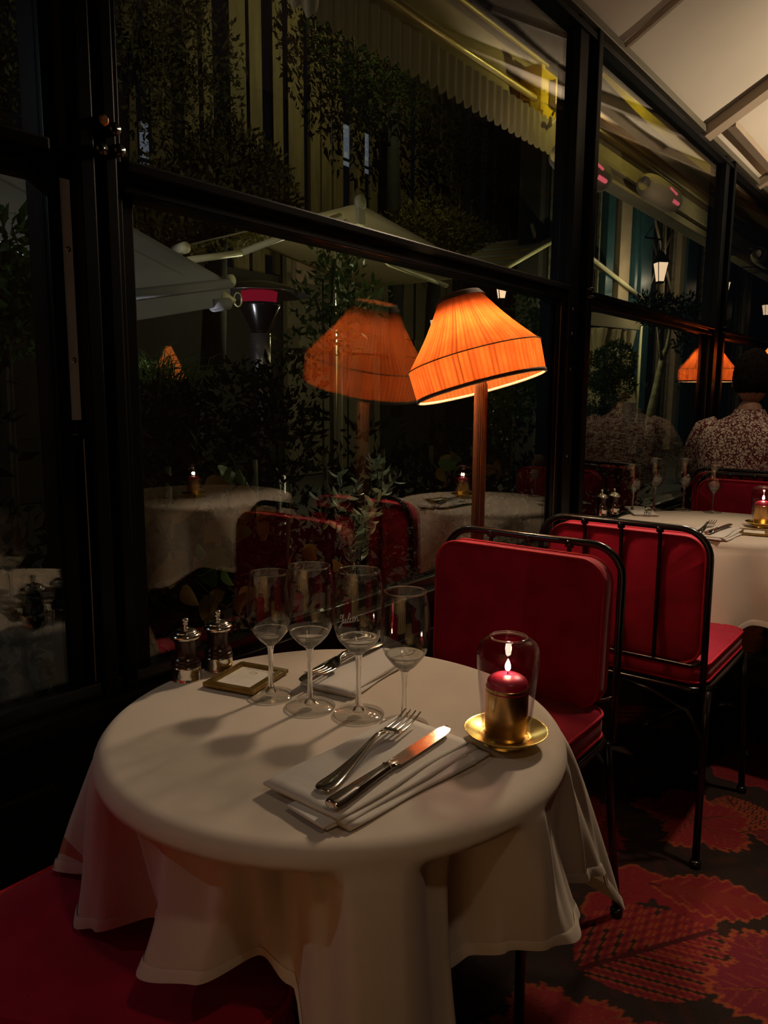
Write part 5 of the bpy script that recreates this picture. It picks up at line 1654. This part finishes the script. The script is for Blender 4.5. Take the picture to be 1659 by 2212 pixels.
def make_lantern(label, p, s=1.0, cable=True):
    t = empty('lantern', p, label=label, cat='lantern', group='lit lanterns on the terrace')
    MB().lathe([(.055 * s, -.14 * s), (.10 * s, .10 * s), (.055 * s, -.14 * s)], 4).build('glass_box', M['lantern_glass'], t, smooth=False)
    MB().lathe([(.125 * s, .10 * s), (.11 * s, .125 * s), (.05 * s, .21 * s), (.02 * s, .25 * s), (0, .26 * s)], 4).build('roof', M['frame_metal'], t, smooth=False)
    MB().lathe([(0, -.165 * s), (.05 * s, -.165 * s), (.065 * s, -.14 * s), (0, -.14 * s)], 4).build('base', M['frame_metal'], t, smooth=False)
    for k in range(4):
        a = k * PI / 2
        MB().tube([(.057 * s * math.cos(a), .057 * s * math.sin(a), -.14 * s), (.103 * s * math.cos(a), .103 * s * math.sin(a), .10 * s)], .006 * s, 6).build('edge_bar', M['frame_metal'], t)
    if cable:
        MB().tube([(0, 0, .25 * s), (0, 0, .40 * s), (-.25 * s, 0, .46 * s)], .012 * s, 8).build('bracket', M['frame_metal'], t)
    else:
        MB().tube([(0, 0, -p[2]), (0, 0, -.16 * s)], .02, 8).build('post', M['frame_metal'], t)
    return t


make_lantern('bright glass lantern outside, right of the second post', (-4.200, 16.055, 3.730), 1.5)
make_lantern('lit glass lantern outside, half hidden by the third post', (-4.200, 20.822, 3.897), 1.6)
make_lantern('lit glass lantern outside, just above the top of the nearest lamp shade', (-4.200, 9.596, 2.672), 1.0, False)
make_lantern('lit glass lantern outside at the right edge', (-4.200, 25.677, 3.858), 1.2)
make_lantern('small lit lantern under the double awning, left of the nearest lamp shade', (-4.200, 7.935, 2.061), .45, False)
lamp('lantern_light', 'POINT', (-3.900, 14.981, 3.522), 16, (1.0, .78, .55), 0.0)
lamp('lantern_light', 'POINT', (-3.900, 17.315, 3.723), 14, (1.0, .78, .55), 0.0)

# ---- kiosk bar under the double awning
t = empty('kiosk', (0, 0, 0), label='dim kiosk bar with a panelled hood under the double awning', cat='kiosk')
k0 = Vector((-7.000, 8.178, 2.613)); k1 = Vector((-7.000, 16.940, 3.525))
kw = pmat('kiosk_paint', (.10, .085, .055), (.13, .11, .07), .7, 0, 3)
kd = k1.y - k0.y
MB().bbox((k0.x, k0.y, 0), (k0.x + .1, k0.y + kd * .25, k0.z + 1.2), .01).build('wall', kw, t, smooth=False)
for k in range(12):
    y0 = k0.y + kd * (.25 + .058 * k)
    MB().bbox((k0.x, y0, k0.z - .55), (k0.x + .1, y0 + kd * .05, k0.z + .75), .012).build('panel', kw, t, smooth=False)
MB().bbox((k0.x + .05, k0.y, k0.z - .75), (k0.x + .35, k1.y, k0.z - .45), .03).build('counter_hood', kw, t, smooth=False)
MB().bbox((k0.x + .1, k0.y + .1, k0.z + .2), (k0.x + .2, k0.y + .5, k0.z + 1.15), .01).build('pilaster', pmat('pink_render', (.30, .20, .16), (.34, .23, .18), .8), t, smooth=False)
cw = MB().bbox((k0.x + .12, k1.y - 1.5, k0.z + .05), (k0.x + .2, k1.y + .2, k0.z + .75), .01).build('lit_sign_box', M['render_beige'], t, smooth=False)
# glass bottles on the kiosk shelf
sh_ = Vector((-3.200, 4.992, 2.149))
t = MB().bbox((sh_.x - .05, sh_.y - .28, sh_.z - .03), (sh_.x + .08, sh_.y + .28, sh_.z - .004), .004).build('glass_shelf', M['bottle_glass'], smooth=False)
tag(t, 'narrow glass shelf outside holding two bottles', 'shelf')
for q in (-.16, .16): MB().tube([(sh_.x, sh_.y + q, 0), (sh_.x, sh_.y + q, sh_.z - .028)], .007, 8).build('leg', M['black_metal'], t)
for k, dy in enumerate((-.19, .15)):
    b = empty('bottle', (sh_.x, sh_.y + dy, sh_.z - .004), label='clear glass bottle outside, %s of the cream pole' % ('left' if k == 0 else 'right'), cat='bottle', group='bottles outside')
    MB().lathe(smooth_prof([(0, 0), (.036, 0), (.038, .01), (.038, .09), (.03, .115), (.013, .14), (.012, .185), (.015, .19), (.013, .192)], 3), 24).build('glass_body', M['bottle_glass'], b)
    MB().lathe([(0, .188), (.013, .188), (.013, .205), (0, .206)], 16).build('stopper', M['bottle_glass'], b)

# ---- mushroom patio heater
hp = Vector((-3.000, 3.935, 1.886))
t = empty('patio_heater', (hp.x, hp.y, 0), label='mushroom patio heater glowing red below the grey awning', cat='heater')
z = hp.z
MB().lathe(smooth_prof([(0, z + .10), (.10, z + .095), (.25, z + .06), (.36, z + .015), (.355, z + .01), (.2, z + .045), (0, z + .06)], 3), 48).build('reflector_dome', M['heater_metal'], t)
MB().lathe([(0, z - .05), (.12, z - .05), (.13, z + .03), (0, z + .03)], 36).build('burner', M['heater_glow'], t)
MB().lathe([(.05, z - .26), (.06, z - .24), (.145, z - .07), (.145, z - .05), (0, z - .05)], 36).build('burner_housing', M['black_metal'], t)
MB().lathe([(0, .02), (.075, z - .48), (.075, z - .26), (0, z - .26)], 24).build('collar', M['heater_metal'], t)
MB().tube([(0, 0, 0), (0, 0, z - .3)], .03, 12).build('pole', M['heater_metal'], t)
MB().lathe([(0, 0), (.25, 0), (.25, .06), (.18, .10), (.18, .6), (.1, .66), (0, .66)], 32).build('gas_base', M['black_metal'], t)

# ---- orange lamp set outside in place of a mirrored shade, and grass below the grey awning
op = Vector((-1.900, 2.308, 1.309))
t = empty('mirrored_lamp', (op.x, op.y, 0), label='small orange lamp standing in for a mirrored shade, left, among grasses', cat='lamp')
MB().lathe([(.085, op.z - .055), (.012, op.z + .10)], 28, ripple=lambda i, k: 1 + .03 * (k % 2)).build('shade', emit('mirrored_shade_glow', (1.0, .22, .04), .35), t)  # emission imitates the glow of a reflected lamp shade
MB().lathe([(.088, op.z - .075), (.088, op.z - .055), (.083, op.z - .055), (.083, op.z - .075)], 28).build('shade_trim', M['shade_lining'], t)
MB().tube([(0, 0, .01), (0, 0, op.z + .08)], .008, 8).build('pole', M['lamp_wood'], t)
MB().lathe([(0, 0), (.1, 0), (.1, .02), (.02, .04), (0, .04)], 24).build('base', M['dark_wood'], t)
t = empty('ornamental_grass', (0, 0, 0), label='tuft of long green grass outside around the small orange lamp', cat='grass')
V = []; F = []
r = np.random.default_rng(8)
g0 = np.array((-1.800, 2.186, 1.169))
for k in range(420):
    p = g0 + r.normal(size=3) * [.05, .10, .02]
    d = np.array([r.normal() * .5, r.normal() * .8, 1.0]); d /= np.linalg.norm(d); L_ = r.uniform(.16, .34)
    s = np.cross(d, r.normal(size=3)); s /= np.linalg.norm(s); s *= .0025
    a = p; b = p + d * L_ * .6; c = p + d * L_ + np.array([0, 0, -.25 * L_]) + d * [1, 1, 0] * L_ * .5
    i = len(V); V += [a - s, a + s, b + s, b - s, c, c]; F += [(i, i + 1, i + 2, i + 3), (i + 3, i + 2, i + 4, i + 4)]
F2 = []
for f in F: F2 += [(f[0], f[1], f[2])] + ([(f[0], f[2], f[3])] if f[2] != f[3] else [])
o = fast_mesh('blades', V, F2, M['leaf_green'], t); o['kind'] = 'stuff'
o = MB().lathe(smooth_prof([(0, 0), (.14, 0), (.17, g0[2] * .5), (.18, g0[2]), (.15, g0[2]), (0, g0[2] - .03)], 2), 28, (g0[0], g0[1], 0)).build('pot', M['planter'], t)
